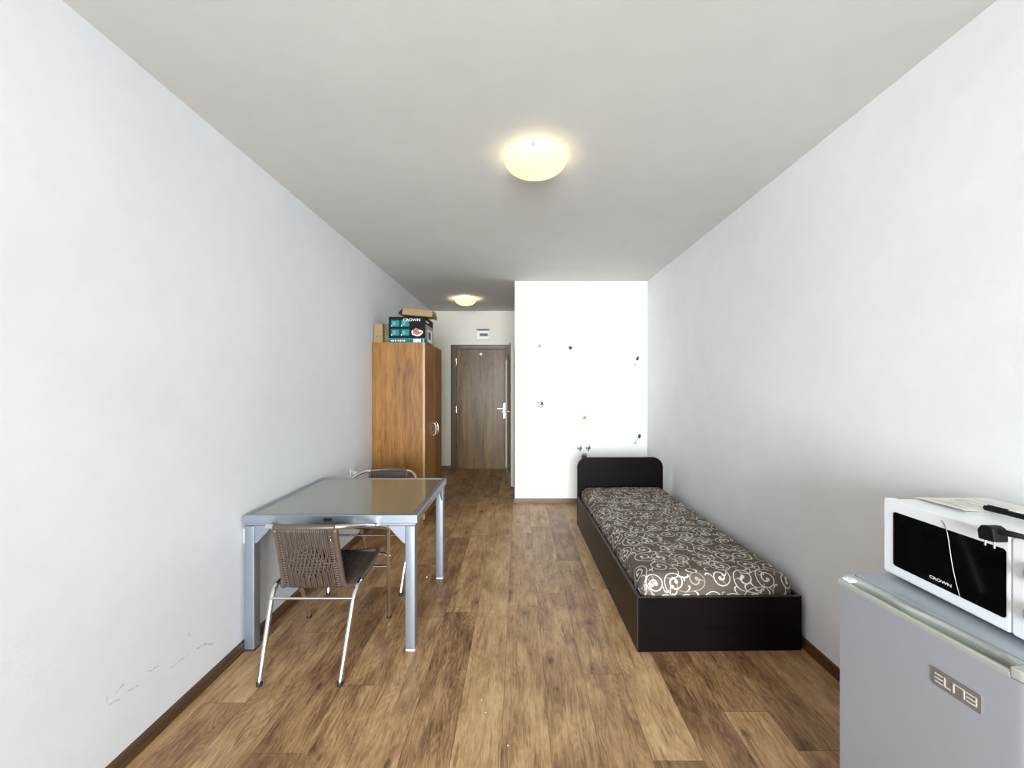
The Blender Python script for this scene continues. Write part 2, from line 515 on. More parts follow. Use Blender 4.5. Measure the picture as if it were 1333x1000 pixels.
M_mattress = mat('taupe_jacquard', srgb(100, 90, 80), 0.9, spec=0.15, bump=0.25, bscale=700, bdist=0.0004, var=0.06, vscale=15)
M_scroll = mat('cream_scroll_thread', srgb(214, 208, 196), 0.8, spec=0.1)
M_scroll2 = mat('taupe_scroll_thread', srgb(160, 142, 126), 0.6)
M_lampshade = mat('opal_lamp_glass', (0.30, 0.27, 0.15), 0.4, emis=(1.0, 0.90, 0.55), estr=0.72)
M_meterglass = mat('smoked_panel', srgb(100, 100, 92), 0.15)

def glass_mat():
    m = bpy.data.materials.new('clear_pane'); m.use_nodes = True
    nt = m.node_tree
    b = nt.nodes['Principled BSDF']; nt.nodes.remove(b)
    t = nt.nodes.new('ShaderNodeBsdfTransparent'); g = nt.nodes.new('ShaderNodeBsdfGlossy'); g.inputs['Roughness'].default_value = 0.02
    mx = nt.nodes.new('ShaderNodeMixShader'); mx.inputs[0].default_value = 0.06
    nt.links.new(t.outputs[0], mx.inputs[1]); nt.links.new(g.outputs[0], mx.inputs[2])
    nt.links.new(mx.outputs[0], nt.nodes['Material Output'].inputs[0])
    return m
M_pane = glass_mat()
M_frost = mat('frosted_door_glass', srgb(120, 122, 108), 0.25, spec=0.6, bump=0.3, bscale=120)

def table_glass():
    m = mat('textured_table_glass', srgb(112, 118, 100), 0.2, spec=0.9, coat=0.8, bump=0.25, bscale=260, bdist=0.0006)
    m.node_tree.nodes['Principled BSDF'].inputs['Coat Roughness'].default_value = 0.12
    return m
M_tglass = table_glass()

# ------------------------------------------------------------------ room
XL, XR, H = -1.44, 1.51, 2.60
YP, YE = 4.87, 6.83           # centre wall front, hall end wall
XH = -0.045                   # right side of the hall

def struct(name, bm, m, **k):
    return setp(obj(name, bm, m, **k), kind='structure')

b = BM(); box(b, XL, XR, YB, YE + 0.15, -0.05, 0); struct('floor', b, M_floor)
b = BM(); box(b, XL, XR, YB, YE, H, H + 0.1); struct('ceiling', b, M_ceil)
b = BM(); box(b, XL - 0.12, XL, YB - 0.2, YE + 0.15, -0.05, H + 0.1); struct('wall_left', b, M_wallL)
b = BM(); box(b, XR, XR + 0.12, YB - 0.2, YE + 0.15, -0.05, H + 0.1); struct('wall_right', b, M_wallR)
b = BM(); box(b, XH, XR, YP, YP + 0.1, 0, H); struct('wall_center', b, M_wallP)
# hall side wall with the bathroom doorway
BY0, BY1, BZ = 5.58, 6.38, 2.0
b = BM(); box(b, XH, XH + 0.1, YP + 0.1, BY0, 0, H); box(b, XH, XH + 0.1, BY1, YE, 0, H); box(b, XH, XH + 0.1, BY0, BY1, BZ, H)
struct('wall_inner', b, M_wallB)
# end wall with the entrance doorway
DX0, DX1, DZ = -1.113, -0.09, 2.044
b = BM(); box(b, XL, DX0 + 0.03, YE, YE + 0.15, 0, H); box(b, DX1 - 0.03, XR, YE, YE + 0.15, 0, H); box(b, DX0 + 0.03, DX1 - 0.03, YE, YE + 0.15, DZ - 0.03, H)
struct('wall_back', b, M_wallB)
# wall behind the camera with balcony window
b = BM()
box(b, XL, WIN[0], YB - 0.2, YB, 0, H); box(b, WIN[1], XR, YB - 0.2, YB, 0, H)
box(b, WIN[0], WIN[1], YB - 0.2, YB, WIN[3], H); box(b, WIN[0], WIN[1], YB - 0.2, YB, 0, WIN[2])
struct('wall_front', b, M_wallR)
b = BM()
y0, y1 = YB - 0.14, YB - 0.08
for x0, x1 in ((WIN[0], WIN[0] + 0.06), (0.045, 0.105), (WIN[1] - 0.06, WIN[1])):
    box(b, x0, x1, y0, y1, WIN[2], WIN[3])
for (xa, xb) in ((WIN[0] + 0.06, 0.045), (0.105, WIN[1] - 0.06)):
    box(b, xa, xb, y0, y1, WIN[2], WIN[2] + 0.06); box(b, xa, xb, y0, y1, WIN[3] - 0.06, WIN[3])
w = struct('window_1', b, M_whitep)
b = BM(); box(b, WIN[0] + 0.06, 0.045, y0 + 0.025, y0 + 0.035, WIN[2] + 0.06, WIN[3] - 0.06); box(b, 0.105, WIN[1] - 0.06, y0 + 0.025, y0 + 0.035, WIN[2] + 0.06, WIN[3] - 0.06)
obj('pane', b, M_pane, w)

# skirting boards with a stepped profile
def skirting(name, p0, p1, nrm, m):
    d = (Vector(p1) - Vector(p0)).normalized(); nv = Vector(nrm); L = (Vector(p1) - Vector(p0)).length
    prof = [(0, 0), (0.017, 0), (0.017, 0.018), (0.013, 0.021), (0.013, 0.026), (0.016, 0.029), (0.015, 0.040), (0.009, 0.050), (0, 0.052)]
    b = BM()
    prism(b, prof, lambda u, v, t: Vector(p0) + nv * u + Vector((0, 0, v)) + d * t, 0, L)
    return struct(name, b, m)
skirting('baseboard_left', (XL, YB, 0), (XL, 4.06, 0), (1, 0, 0), M_base)
skirting('baseboard_left', (XL, 4.96, 0), (XL, YE, 0), (1, 0, 0), M_base)
skirting('baseboard_right', (XR, YB, 0), (XR, YP, 0), (-1, 0, 0), M_base)
skirting('baseboard_center', (XH, YP, 0), (XR - 0.018, YP, 0), (0, -1, 0), M_basex)
skirting('baseboard_back', (XL + 0.018, YE, 0), (DX0 - 0.002, YE, 0), (0, -1, 0), M_basex)
skirting('baseboard_inner', (XH, YP, 0), (XH, BY0 - 0.07, 0), (-1, 0, 0), M_base)

# ------------------------------------------------------------------ entrance door
df = thing('trim_1', None, None, ((DX0 + DX1) / 2, YE, 0)); setp(df, kind='structure')
b = BM()
yf = YE - 0.022
box(b, DX0, DX0 + 0.088, yf, YE + 0.1, 0, DZ); box(b, DX1 - 0.10, DX1, yf, YE + 0.1, 0, DZ)
box(b, DX0 + 0.088, DX0 + 0.115, YE + 0.042, YE + 0.1, 0, DZ - 0.07); box(b, DX1 - 0.127, DX1 - 0.10, YE + 0.042, YE + 0.1, 0, DZ - 0.07)
obj('jamb', b, M_casing, df, bevel=0.004)
b = BM(); box(b, DX0 + 0.088, DX1 - 0.10, yf, YE + 0.1, DZ - 0.068, DZ); box(b, DX0 + 0.088, DX1 - 0.10, YE + 0.042, YE + 0.1, DZ - 0.1, DZ - 0.068); obj('lintel', b, M_casing, df, bevel=0.004)
LX0, LX1 = DX0 + 0.09, DX1 - 0.102
dr = thing('door_1', None, None, ((LX0 + LX1) / 2, YE, 0)); setp(dr, kind='structure')
b = BM(); box(b, LX0, LX1, YE + 0.0, YE + 0.04, 0.0005, DZ - 0.07)
obj('door_leaf', b, M_door, dr, bevel=0.003)
b = BM(); lathe(b, [(0, -0.012), (0.014, -0.012), (0.02, -0.008), (0.024, 0.0)], (-0.62, YE, 1.89), 'y', 24); obj('peephole', b, M_white, dr, smooth=True)
for z in (0.19, 0.98, 1.76):
    b = BM(); lathe(b, [(0, -0.055), (0.008, -0.055), (0.008, 0.055), (0, 0.055)], (LX0 + 0.002, YE - 0.012, z), 'z', 16); obj('hinge', b, M_chrome, dr, smooth=True)
b = BM(); hx = LX1 - 0.035
prism(b, rrect(hx - 0.02, hx + 0.02, 0.84, 1.08, 0.014), lambda u, v, d: Vector((u, d, v)), YE - 0.006, YE)
hp = obj('handle_plate', b, M_chrome, dr)
b = BM(); tube(b, fillet([(hx, YE - 0.006, 1.0), (hx, YE - 0.055, 1.0), (hx - 0.12, YE - 0.055, 0.995)], 0.02), 0.0095, 12)
obj('handle', b, M_chrome, hp, smooth=True)
b = BM(); lathe(b, [(0, -0.014), (0.009, -0.014), (0.011, 0)], (hx, YE - 0.006, 0.90), 'y', 16); obj('lock_cylinder', b, M_chrome, hp, smooth=True)

# ------------------------------------------------------------------ bathroom door, a little open
bf = thing('trim_2', None, None, (XH, (BY0 + BY1) / 2, 0)); setp(bf, kind='structure')
b = BM()
box(b, XH - 0.002, XH + 0.1, BY0 - 0.06, BY0 + 0.02, 0, BZ + 0.04); box(b, XH - 0.002, XH + 0.1, BY1 - 0.02, BY1 + 0.06, 0, BZ + 0.04)
obj('jamb', b, M_bathframe, bf)
b = BM(); box(b, XH - 0.002, XH + 0.1, BY0 + 0.02, BY1 - 0.02, BZ - 0.03, BZ + 0.04); obj('lintel', b, M_casing, bf)
bd = thing('door_2', None, None, (XH - 0.02, BY0, 0)); setp(bd, kind='structure')
ang = math.atan2(0.108, 0.79)
Rl = Matrix.Translation((XH - 0.018, BY0 + 0.02, 0)) @ Matrix.Rotation(ang, 4, 'Z')
LW = 0.775
LT = 1.955
def lb(x0, x1, y0, y1, z0, z1, bb, mi=0): box(bb, x0, x1, y0, y1, z0, z1, mi, Rl)
b = BM()
lb(-0.04, 0, 0, 0.09, 0.01, LT, b); lb(-0.04, 0, LW - 0.09, LW, 0.01, LT, b)
lb(-0.04, 0, 0.09, LW - 0.09, 0.01, 0.13, b)
archpts = []
zt = LT
N_ = 16
# arched top rail
for k in range(N_):
    ya = 0.09 + (LW - 0.18) * k / N_; yb = 0.09 + (LW - 0.18) * (k + 1) / N_
    fa = lambda q: LT - 0.20 + 0.10 * math.sin(math.pi * (q - 0.09) / (LW - 0.18))
    v = [Rl @ Vector((x, y, z)) for x in (-0.04, 0) for (y, z) in ((ya, fa(ya)), (yb, fa(yb)), (yb, LT), (ya, LT))]
    vv = [b.verts.new(p) for p in v]
    for f in ((0, 1, 2, 3), (7, 6, 5, 4), (0, 4, 5, 1), (3, 2, 6, 7)): b.faces.new([vv[i] for i in f])
obj('door_frame', b, M_bathframe, bd)
b = BM(); lb(-0.026, -0.014, 0.088, LW - 0.088, 0.128, LT - 0.09, b); obj('glass_panel', b, M_frost, bd)
hb = BM()
for s in (-1,):
    c = Rl @ Vector((-0.04, LW - 0.045, 0.985))
    Rm = Rl.to_3x3()
    lathe(hb, [(0, -0.008), (0.024, -0.008), (0.026, 0)], c, 'x', 20, M=Rm)
    c2 = Rl @ Vector((-0.04, LW - 0.045, 0.90)); lathe(hb, [(0, -0.006), (0.019, -0.006), (0.021, 0)], c2, 'x', 20, M=Rm)
    pts = [Rl @ Vector(p) for p in ((-0.045, LW - 0.045, 0.985), (-0.09, LW - 0.045, 0.985), (-0.09, LW - 0.16, 0.985))]
    tube(hb, fillet(pts, 0.018), 0.009, 12)
obj('handle', hb, M_chrome, bd, smooth=True)

# ------------------------------------------------------------------ fuse box
X0, X1, Z0, Z1 = -0.685, -0.48, 2.125, 2.30
fb = thing('fuse_box', 'white plastic fuse box on the wall above the brown entrance door', 'fuse box', ((X0 + X1) / 2, YE, Z0))
b = BM(); box(b, X0, X1, YE - 0.05, YE, Z0, Z1 - 0.028); obj('housing', b, M_whitep, fb, bevel=0.004)
b = BM(); box(b, X0 + 0.002, X1 - 0.002, YE - 0.04, YE, Z1 - 0.028, Z1)
obj('cable_entry', b, mat('grey_cable_rail', srgb(96, 92, 84), 0.6), fb)
b = BM(); box(b, X0 + 0.05, X1 - 0.025, YE - 0.054, YE - 0.0495, Z0 + 0.055, Z0 + 0.10); obj('window_flap', b, M_meterglass, fb)

# ------------------------------------------------------------------ ceiling lamps
def lamp(x, y, R, watts, label, glow):
    t = thing('ceiling_lamp', label, 'ceiling lamp', (x, y, H), 'opal glass ceiling lamps')
    b = BM(); lathe(b, [(0, 0), (R * 0.62, 0), (R * 0.62, -0.02), (0, -0.02)], (x, y, H), 'z', 40); obj('base_plate', b, M_whitep, t, smooth=True)
    b = BM()
    prof = []
    for k in range(15):
        a = math.pi / 2 * k / 14
        prof.append((R * math.sin(a), -0.024 - 0.075 * math.cos(a)))
    prof.append((R * 0.985, -0.020))
    lathe(b, prof, (x, y, H), 'z', 64)
    obj('glass_shade', b, M_lampshade, t, smooth='all')
    for a in (0.4, 2.5, 4.6):
        b = BM(); lathe(b, [(0, -0.010), (0.006, -0.010), (0.008, 0.004), (0, 0.004)], (x + math.cos(a) * R * 0.97, y + math.sin(a) * R * 0.97, H - 0.030), 'z', 12)
        obj('clip', b, M_chrome, t, smooth=True)
    l = bpy.data.lights.new('bulb', 'POINT'); l.energy = watts; l.color = (1.0, 0.80, 0.52); l.shadow_soft_size = 0.02
    lo = bpy.data.objects.new('bulb', l); COL.objects.link(lo); lo.location = (x, y, H - 0.045)
    return t
lamp(0.09, 2.20, 0.165, 2.6, 'round opal glass lamp lit on the main room ceiling, the larger one in view', 1)
lamp(-0.7475, 5.85, 0.148, 7.0, 'round opal glass lamp lit on the hall ceiling near the entrance door', 1)

# ------------------------------------------------------------------ wall services on the centre wall
def wp(xp, yp, d=YP): return ((xp - 675) * d / F, CAMZ - (yp - 501) * d / F)
def disc(name, xp, yp, r, m, label, cat, depth=0.012, group=None):
    x, z = wp(xp, yp)
    b = BM(); lathe(b, [(0, -depth), (r * 0.8, -depth), (r, -depth * 0.5), (r, 0)], (x, YP, z), 'y', 20)
    return setp(obj(name, b, m, smooth=True, origin=(x, YP, z)), label, cat, group)
x, z = wp(702.5, 450.5)
t = thing('pipe_plug', 'small faded red pipe plug high on the bright centre wall, left of the black one', 'pipe plug', (x, YP, z))
b = BM(); lathe(b, [(0.006, -0.004), (0.022, -0.004), (0.022, 0)], (x, YP, z), 'y', 4); obj('cap_ring', b, M_red, t)
b = BM(); lathe(b, [(0, -0.01), (0.006, -0.01), (0.006, 0)], (x, YP, z), 'y', 12); obj('cap', b, M_wprint, t, smooth=True)
x, z = wp(742.5, 453)
b = BM(); r_ = 0.027
prism(b, [(x - r_, z), (x, z - r_), (x + r_, z), (x, z + r_)], lambda u, v, d: Vector((u, d, v)), YP - 0.018, YP)
setp(obj('wire_connector', b, M_black, origin=(x, YP, z), bevel=0.004), 'black diamond shaped connector block high on the bright centre wall', 'wire connector')
x, z = wp(703.5, 526.5)
t = thing('junction_box', 'open round junction box with dark wires, above the white socket on the centre wall', 'junction box', (x, YP, z))
b = BM(); lathe(b, [(0.027, -0.001), (0.030, -0.010), (0.036, -0.010), (0.037, 0)], (x, YP, z), 'y', 32); obj('rim', b, mat('grey_rim', srgb(40, 44, 42), 0.5), t, smooth=True)
b = BM(); lathe(b, [(0, -0.003), (0.028, -0.003)], (x, YP, z), 'y', 32); obj('back_cup', b, M_wprint, t)
b = BM(); tube(b, smooth_path([(x + 0.002, YP - 0.004, z + 0.02), (x + 0.02, YP - 0.014, z + 0.016), (x + 0.018, YP - 0.012, z - 0.004), (x + 0.004, YP - 0.01, z + 0.004)]), 0.005, 8)
tube(b, smooth_path([(x + 0.008, YP - 0.004, z + 0.014), (x, YP - 0.014, z + 0.002), (x - 0.008, YP - 0.01, z - 0.008)]), 0.0035, 8); obj('wire', b, M_black, t, smooth=True)
x, z = wp(761, 544)
t = thing('pipe_stub', 'small brass pipe stub on the bright centre wall above the two angle valves', 'pipe stub', (x, YP, z))
b = BM(); lathe(b, [(0, 0), (0.02, 0), (0.02, -0.006), (0.014, -0.006), (0.014, -0.02), (0.006, -0.02), (0.006, -0.012), (0, -0.012)], (x, YP, z), 'y', 20); obj('fitting', b, M_copper, t, smooth=True)
# hanging cable ends with terminal blocks
def cable_end(pa, pb, label):
    xa, za = wp(*pa); xb, zb = wp(*pb)
    t = thing('cable_end', label, 'cable end', (xb, YP, zb), 'cable ends with black terminals by the right wall')
    b = BM(); lathe(b, [(0, -0.012), (0.010, -0.012), (0.012, 0)], (xb, YP, zb), 'y', 14); obj('outlet', b, mat('grey_grommet', srgb(120, 122, 118), 0.5), t, smooth=True)
    b = BM(); tube(b, smooth_path([(xb, YP - 0.01, zb), (xb + (xa - xb) * .5 - .006, YP - 0.04, (za + zb) / 2), (xa, YP - 0.03, za - 0.02)]), 0.0035, 8); obj('cable', b, M_white, t, smooth=True)
    R_ = Matrix.Translation((xa, YP - 0.03, za)) @ Matrix.Rotation(math.radians(14), 4, 'Y')
    b = BM(); box(b, -0.012, 0.012, -0.01, 0.01, -0.022, 0.022, 0, R_); obj('terminal_block', b, M_black, t, bevel=0.003)
cable_end((829, 467), (827, 474.5), 'upper cable end with black terminal block on the centre wall by the corner')
cable_end((831.5, 567.5), (827, 576.5), 'lower cable end with black terminal block, just above the headboard by the corner')
# socket on centre wall
x, z = wp(701.5, 578)
t = thing('wall_socket', 'flush white double socket low on the bright centre wall beside the bed', 'wall socket', (x, YP, z))
b = BM(); prism(b, rrect(x - 0.048, x + 0.048, z - 0.04, z + 0.04, 0.008), lambda u, v, d: Vector((u, d, v)), YP - 0.009, YP); obj('cover_plate', b, M_whitep, t, bevel=0.002)
for s in (-1, 1):
    b = BM(); lathe(b, [(0, -0.0095), (0.017, -0.0095), (0.019, -0.011), (0.020, -0.009)], (x + s * 0.022, YP, z), 'y', 24); obj('socket_well', b, mat('pale_grey_plastic', srgb(205, 205, 205), 0.4), t, smooth=True)
# angle valves
def valve(xp, yp, label):
    x, z = wp(xp, yp)
    t = thing('angle_valve', label, 'angle valve', (x, YP, z), 'chrome angle valves on the centre wall')
    b = BM(); lathe(b, [(0.030, 0), (0.030, -0.006), (0.012, -0.012), (0.012, -0.05), (0, -0.05)], (x, YP, z), 'y', 24); obj('body', b, M_chrome, t, smooth=True)
    b = BM(); lathe(b, [(0, -0.075), (0.018, -0.075), (0.02, -0.07), (0.02, -0.05), (0, -0.05)], (x, YP, z), 'y', 8); obj('knob', b, M_chrome, t, smooth=True)
    b = BM(); lathe(b, [(0, -0.04), (0.009, -0.04), (0.009, 0), (0, 0)], (x, YP - 0.035, z), 'z', 14); obj('outlet', b, M_chrome, t, smooth=True)
valve(754.5, 582.5, 'left one of the pair of chrome angle valves above the headboard')
valve(765.5, 582, 'right one of the pair of chrome angle valves above the headboard')
x, z = wp(760, 595)
t = thing('drain_pipe', 'dark open drain pipe end on the wall just above the dark headboard', 'drain pipe', (x, YP, z))
b = BM(); lathe(b, [(0.024, 0), (0.030, 0), (0.030, -0.05), (0.022, -0.05), (0.022, -0.002), (0, -0.002)], (x, YP, z), 'y', 28); obj('pipe', b, mat('grey_brown_pipe', srgb(92, 76, 66), 0.5), t, smooth=True)
b = BM(); tube(b, smooth_path([(x - 0.028, YP - 0.04, z + 0.02), (x - 0.02, YP - 0.05, z + 0.045), (x + 0.02, YP - 0.05, z + 0.045), (x + 0.032, YP - 0.04, z + 0.02)]), 0.004, 8); obj('clip', b, M_chrome, t, smooth=True)

# socket with plug on the left wall behind the table
d_ = 1.44 * F / (675 - 458); zz = CAMZ - (616 - 501) * d_ / F
t = thing('wall_socket', 'white socket on the left wall just behind the glass table', 'wall socket', (XL, d_, zz))
b = BM(); prism(b, rrect(d_ - 0.04, d_ + 0.04, zz - 0.04, zz + 0.04, 0.008), lambda u, v, d: Vector((d, u, v)), XL, XL + 0.010); obj('cover_plate', b, M_whitep, t, bevel=0.002)
b = BM(); lathe(b, [(0, 0.0105), (0.018, 0.0105), (0.020, 0.013), (0.021, 0.01)], (XL, d_, zz), 'x', 24); obj('socket_well', b, M_whitep, t, smooth=True)
t2 = thing('plug', 'small white plug in the left wall socket behind the table', 'plug', (XL + 0.011, d_, zz))
b = BM(); prism(b, rrect(d_ - 0.012, d_ + 0.012, zz - 0.016, zz + 0.016, 0.008), lambda u, v, d: Vector((d, u, v)), XL + 0.0135, XL + 0.045); obj('plug_body', b, M_whitep, t2, bevel=0.003)

# ------------------------------------------------------------------ wardrobe
WX0, WX1, WY0, WY1, WZ = XL + 0.003, -0.919, 4.07, 4.945, 1.803
t = thing('wardrobe', 'tall alder wood wardrobe with two doors against the left wall', 'wardrobe', ((WX0 + WX1) / 2, (WY0 + WY1) / 2, 0))
fx = WX1 - 0.018
b = BM(); box(b, WX0, fx - 0.001, WY0, WY0 + 0.018, 0, WZ); obj('side_panel', b, M_ward, t)
b = BM(); box(b, WX0, fx - 0.001, WY1 - 0.018, WY1, 0, WZ); obj('side_panel', b, M_ward, t)
b = BM(); box(b, WX0, fx - 0.001, WY0 + 0.018, WY1 - 0.018, WZ - 0.018, WZ); obj('top_panel', b, M_ward, t)
b = BM(); box(b, WX0, fx - 0.001, WY0 + 0.018, WY1 - 0.018, 0.06, 0.078); obj('bottom_panel', b, M_ward, t)
b = BM(); box(b, fx - 0.04, fx - 0.02, WY0 + 0.018, WY1 - 0.018, 0, 0.06); obj('plinth', b, M_ward, t)
b = BM(); box(b, WX0, WX0 + 0.004, WY0 + 0.018, WY1 - 0.018, 0.078, WZ - 0.018); obj('back_panel', b, M_ward, t)
ym = (WY0 + WY1) / 2
for (ya, yb, hy) in ((WY0, ym - 0.0015, ym - 0.058), (ym + 0.0015, WY1, ym + 0.058)):
    b = BM(); box(b, fx, WX1, ya + 0.0015, yb - 0.0015, 0.062, WZ - 0.001)
    for (q0, q1) in ((ya, ya + 0.0015), (yb - 0.0015, yb)): box(b, fx, WX1 + 0.0002, q0, q1, 0.062, WZ - 0.001, 1)
    dd = obj('door', b, [M_ward, M_wardedge], t)
    b = BM()
    tube(b, smooth_path([(WX1, hy, 0.845), (WX1 + 0.014, hy, 0.848), (WX1 + 0.030, hy, 0.865), (WX1 + 0.034, hy, 0.91), (WX1 + 0.030, hy, 0.955), (WX1 + 0.014, hy, 0.972), (WX1, hy, 0.975)]), 0.0050, 10)
    obj('handle', b, M_chrome, dd, smooth=True)
b = BM(); box(b, fx - 0.003, fx, WY0 - 0.0008, WY0 + 0.012, 0, WZ); obj('edge_band', b, M_wardedge, t)

# ------------------------------------------------------------------ boxes on the wardrobe
BX0, BX1, BYa, BYb, BZ0, BZ1 = -1.283, -0.922, 4.10, 4.47, WZ + 0.001, 2.058
t = thing('microwave_carton', 'black and teal printed appliance carton on top of the wardrobe', 'box', ((BX0 + BX1) / 2, (BYa + BYb) / 2, BZ0))
b = BM(); box(b, BX0, BX1, BYa, BYb, BZ0, BZ1); obj('carton', b, M_cardblk, t, bevel=0.002)
W_, Hh = BX1 - BX0, BZ1 - BZ0
ff = lambda u, v, d: Vector((BX0 + u, BYa - d, BZ0 + v))
def fr(bm, u0, u1, v0, v1, mi, d=0.0006): bm.faces.new([bm.verts.new(ff(u, v, d)) for u, v in ((u0, v0), (u1, v0), (u1, v1), (u0, v1))]).material_index = mi
b = BM()
fr(b, 0, W_, 0.0, 0.040, 0); fr(b, 0, W_, 0.036, 0.041, 1, 0.001); fr(b, W_ * 0.68, W_ * 0.88, 0.004, 0.034, 2, 0.001); fr(b, W_ * 0.70, W_ * 0.86, 0.012, 0.018, 3, 0.0014); fr(b, W_ * 0.945, W_ * 0.955, 0.0, 0.036, 2, 0.001)
for k in range(7):
    u = W_ * (0.06 + 0.055 * k + (0.02 if k > 2 else 0)); fr(b, u, u + W_ * (0.03 if k % 2 else 0.04), 0.012, 0.023, 2, 0.001)
for (u0, v0) in ((0.06, 0.155), (0.33, 0.155), (0.06, 0.065), (0.33, 0.065)):
    U = W_ * u0; fr(b, U, U + W_ * 0.235, v0, v0 + 0.068, 0)
    fr(b, U + W_ * 0.04, U + W_ * 0.13, v0 + 0.012, v0 + 0.054, 1, 0.001); fr(b, U + W_ * 0.01, U + W_ * 0.03, v0 + 0.004, v0 + 0.016, 2, 0.001)
    for q in range(3): fr(b, U + W_ * 0.145, U + W_ * 0.225, v0 + 0.016 + q * 0.016, v0 + 0.021 + q * 0.016, 1, 0.001)
obj('teal_print', b, [M_teal, M_tealL, M_wprint, M_rose], t)
b = BM(); text_bm(b, 'CROWN', 0.038, lambda u, v, d: ff(W_ * 0.63 + u, 0.222 + v, d + 0.001), 1.15)
fr(b, W_ * 0.50, W_ * 0.512, 0.190, 0.222, 0)
obj('lettering', b, M_wletter, t)
b = BM()
cx_, cz_ = W_ * 0.775, 0.105
def blob(cx, cz, rx, rz, mi, d, ph, am):
    b.faces.new([b.verts.new(ff(cx + rx * (1 + am * math.sin(5 * a + ph)) * math.cos(a), cz + rz * (1 + am * math.sin(4 * a + ph)) * math.sin(a), d)) for a in [2 * math.pi * k / 36 for k in range(36)]]).material_index = mi
blob(cx_, cz_ - 0.006, 0.056, 0.034, 0, 0.0008, 1, 0.08); blob(cx_, cz_ - 0.004, 0.046, 0.027, 1, 0.0011, 2, 0.1)
blob(cx_ - 0.006, cz_ + 0.010, 0.034, 0.026, 1, 0.0013, 0.5, 0.14); blob(cx_ - 0.012, cz_ + 0.004, 0.012, 0.008, 2, 0.0016, 0.5, 0.2); blob(cx_ + 0.018, cz_ - 0.006, 0.012, 0.007, 2, 0.0016, 1.5, 0.2); blob(cx_ + 0.026, cz_ + 0.010, 0.012, 0.007, 0, 0.0016, 2, 0.1)
obj('flower_print', b, [M_wprint, M_rose, M_wine], t)
b = BM()
fs = lambda u, v, d: Vector((BX1 + d, BYa + u, BZ0 + v))
D_ = BYb - BYa
def frs(u0, u1, v0, v1, mi, d=0.0006): b.faces.new([b.verts.new(fs(u, v, d)) for u, v in ((u0, v0), (u1, v0), (u1, v1), (u0, v1))]).material_index = mi
frs(0.004, D_ - 0.004, 0.004, 0.185, 0); frs(0.10, D_ - 0.05, 0.02, 0.145, 1, 0.001); frs(0.13, D_ - 0.12, 0.045, 0.125, 2, 0.0014); frs(0.03, 0.15, 0.205, 0.222, 1, 0.001); frs(0.004, 0.06, 0.004, 0.04, 3, 0.001)
obj('side_print', b, [M_greyprint, M_wprint, M_dkprint, M_teal], t)
# flattened cardboard tray on top
R_ = Matrix.Translation((-1.01, 4.27, BZ1 + 0.048)) @ Matrix.Rotation(math.radians(5), 4, 'Y') @ Matrix.Rotation(math.radians(-2), 4, 'Z')
t = thing('cardboard_box', 'shallow brown cardboard box tilted on top of the printed appliance carton', 'box', (-1.01, 4.27, BZ1))
b = BM(); box(b, -0.155, 0.150, -0.11, 0.06, -0.028, 0.036, 0, R_); obj('carton', b, M_card, t, bevel=0.002)
b = BM()
vv = [b.verts.new(R_ @ Vector(p)) for p in ((-0.156, -0.112, 0.036), (-0.156, 0.11, 0.036), (-0.195, 0.11, -0.018), (-0.195, -0.112, -0.018), (-0.158, -0.112, 0.033), (-0.158, 0.11, 0.033), (-0.197, 0.11, -0.021), (-0.197, -0.112, -0.021))]
for f in ((0, 1, 2, 3), (7, 6, 5, 4), (0, 3, 7, 4), (1, 5, 6, 2), (3, 2, 6, 7), (0, 4, 5, 1)): b.faces.new([vv[i] for i in f])
obj('flap', b, M_card2, t)
b = BM()
vv = [b.verts.new(R_ @ Vector(p)) for p in ((0.157, -0.10, 0.0), (0.157, 0.05, 0.0), (0.158, 0.05, -0.040), (0.158, -0.10, -0.040), (0.160, -0.10, 0.0), (0.160, 0.05, 0.0), (0.161, 0.05, -0.040), (0.161, -0.10, -0.040))]
for f in ((0, 1, 2, 3), (7, 6, 5, 4), (0, 3, 7, 4), (1, 5, 6, 2), (3, 2, 6, 7), (0, 4, 5, 1)): b.faces.new([vv[i] for i in f])
obj('flap', b, M_card2, t)
# small cartons at the wall
t = thing('small_carton', 'small upright light brown carton at the wall end of the wardrobe top', 'box', (-1.385, 4.14, WZ))
b = BM(); box(b, -1.428, -1.342, 4.095, 4.19, WZ + 0.001, 1.99); obj('carton', b, M_card, t, bevel=0.0015)
b = BM(); ff2 = lambda u, v, d: Vector((-1.428 + u, 4.095 - d, WZ + v))
for (u, v) in ((0.024, 0.05), (0.052, 0.05)):
    b.faces.new([b.verts.new(ff2(u + q[0], v + q[1], 0.0006)) for q in ((0, 0), (0.010, 0.0), (0.012, 0.02), (0.004, 0.02))])
b.faces.new([b.verts.new(ff2(*q, 0.0006)) for q in ((0, 0.026), (0.086, 0.026), (0.086, 0.029), (0, 0.029))])
obj('print_marks', b, M_card2, t)
t = thing('small_carton', 'small dull olive carton between the light brown carton and printed carton', 'box', (-1.31, 4.18, WZ))
b = BM(); box(b, -1.338, -1.288, 4.14, 4.25, WZ + 0.001, 1.992); obj('carton', b, M_card2, t, bevel=0.0015)
b = BM(); b.faces.new([b.verts.new(Vector((x_, 4.1394, z_))) for x_, z_ in ((-1.33, WZ + 0.02), (-1.30, WZ + 0.02), (-1.30, WZ + 0.075), (-1.33, WZ + 0.075))])
obj('print_marks', b, mat('olive_print', srgb(96, 104, 66), 0.7), t)

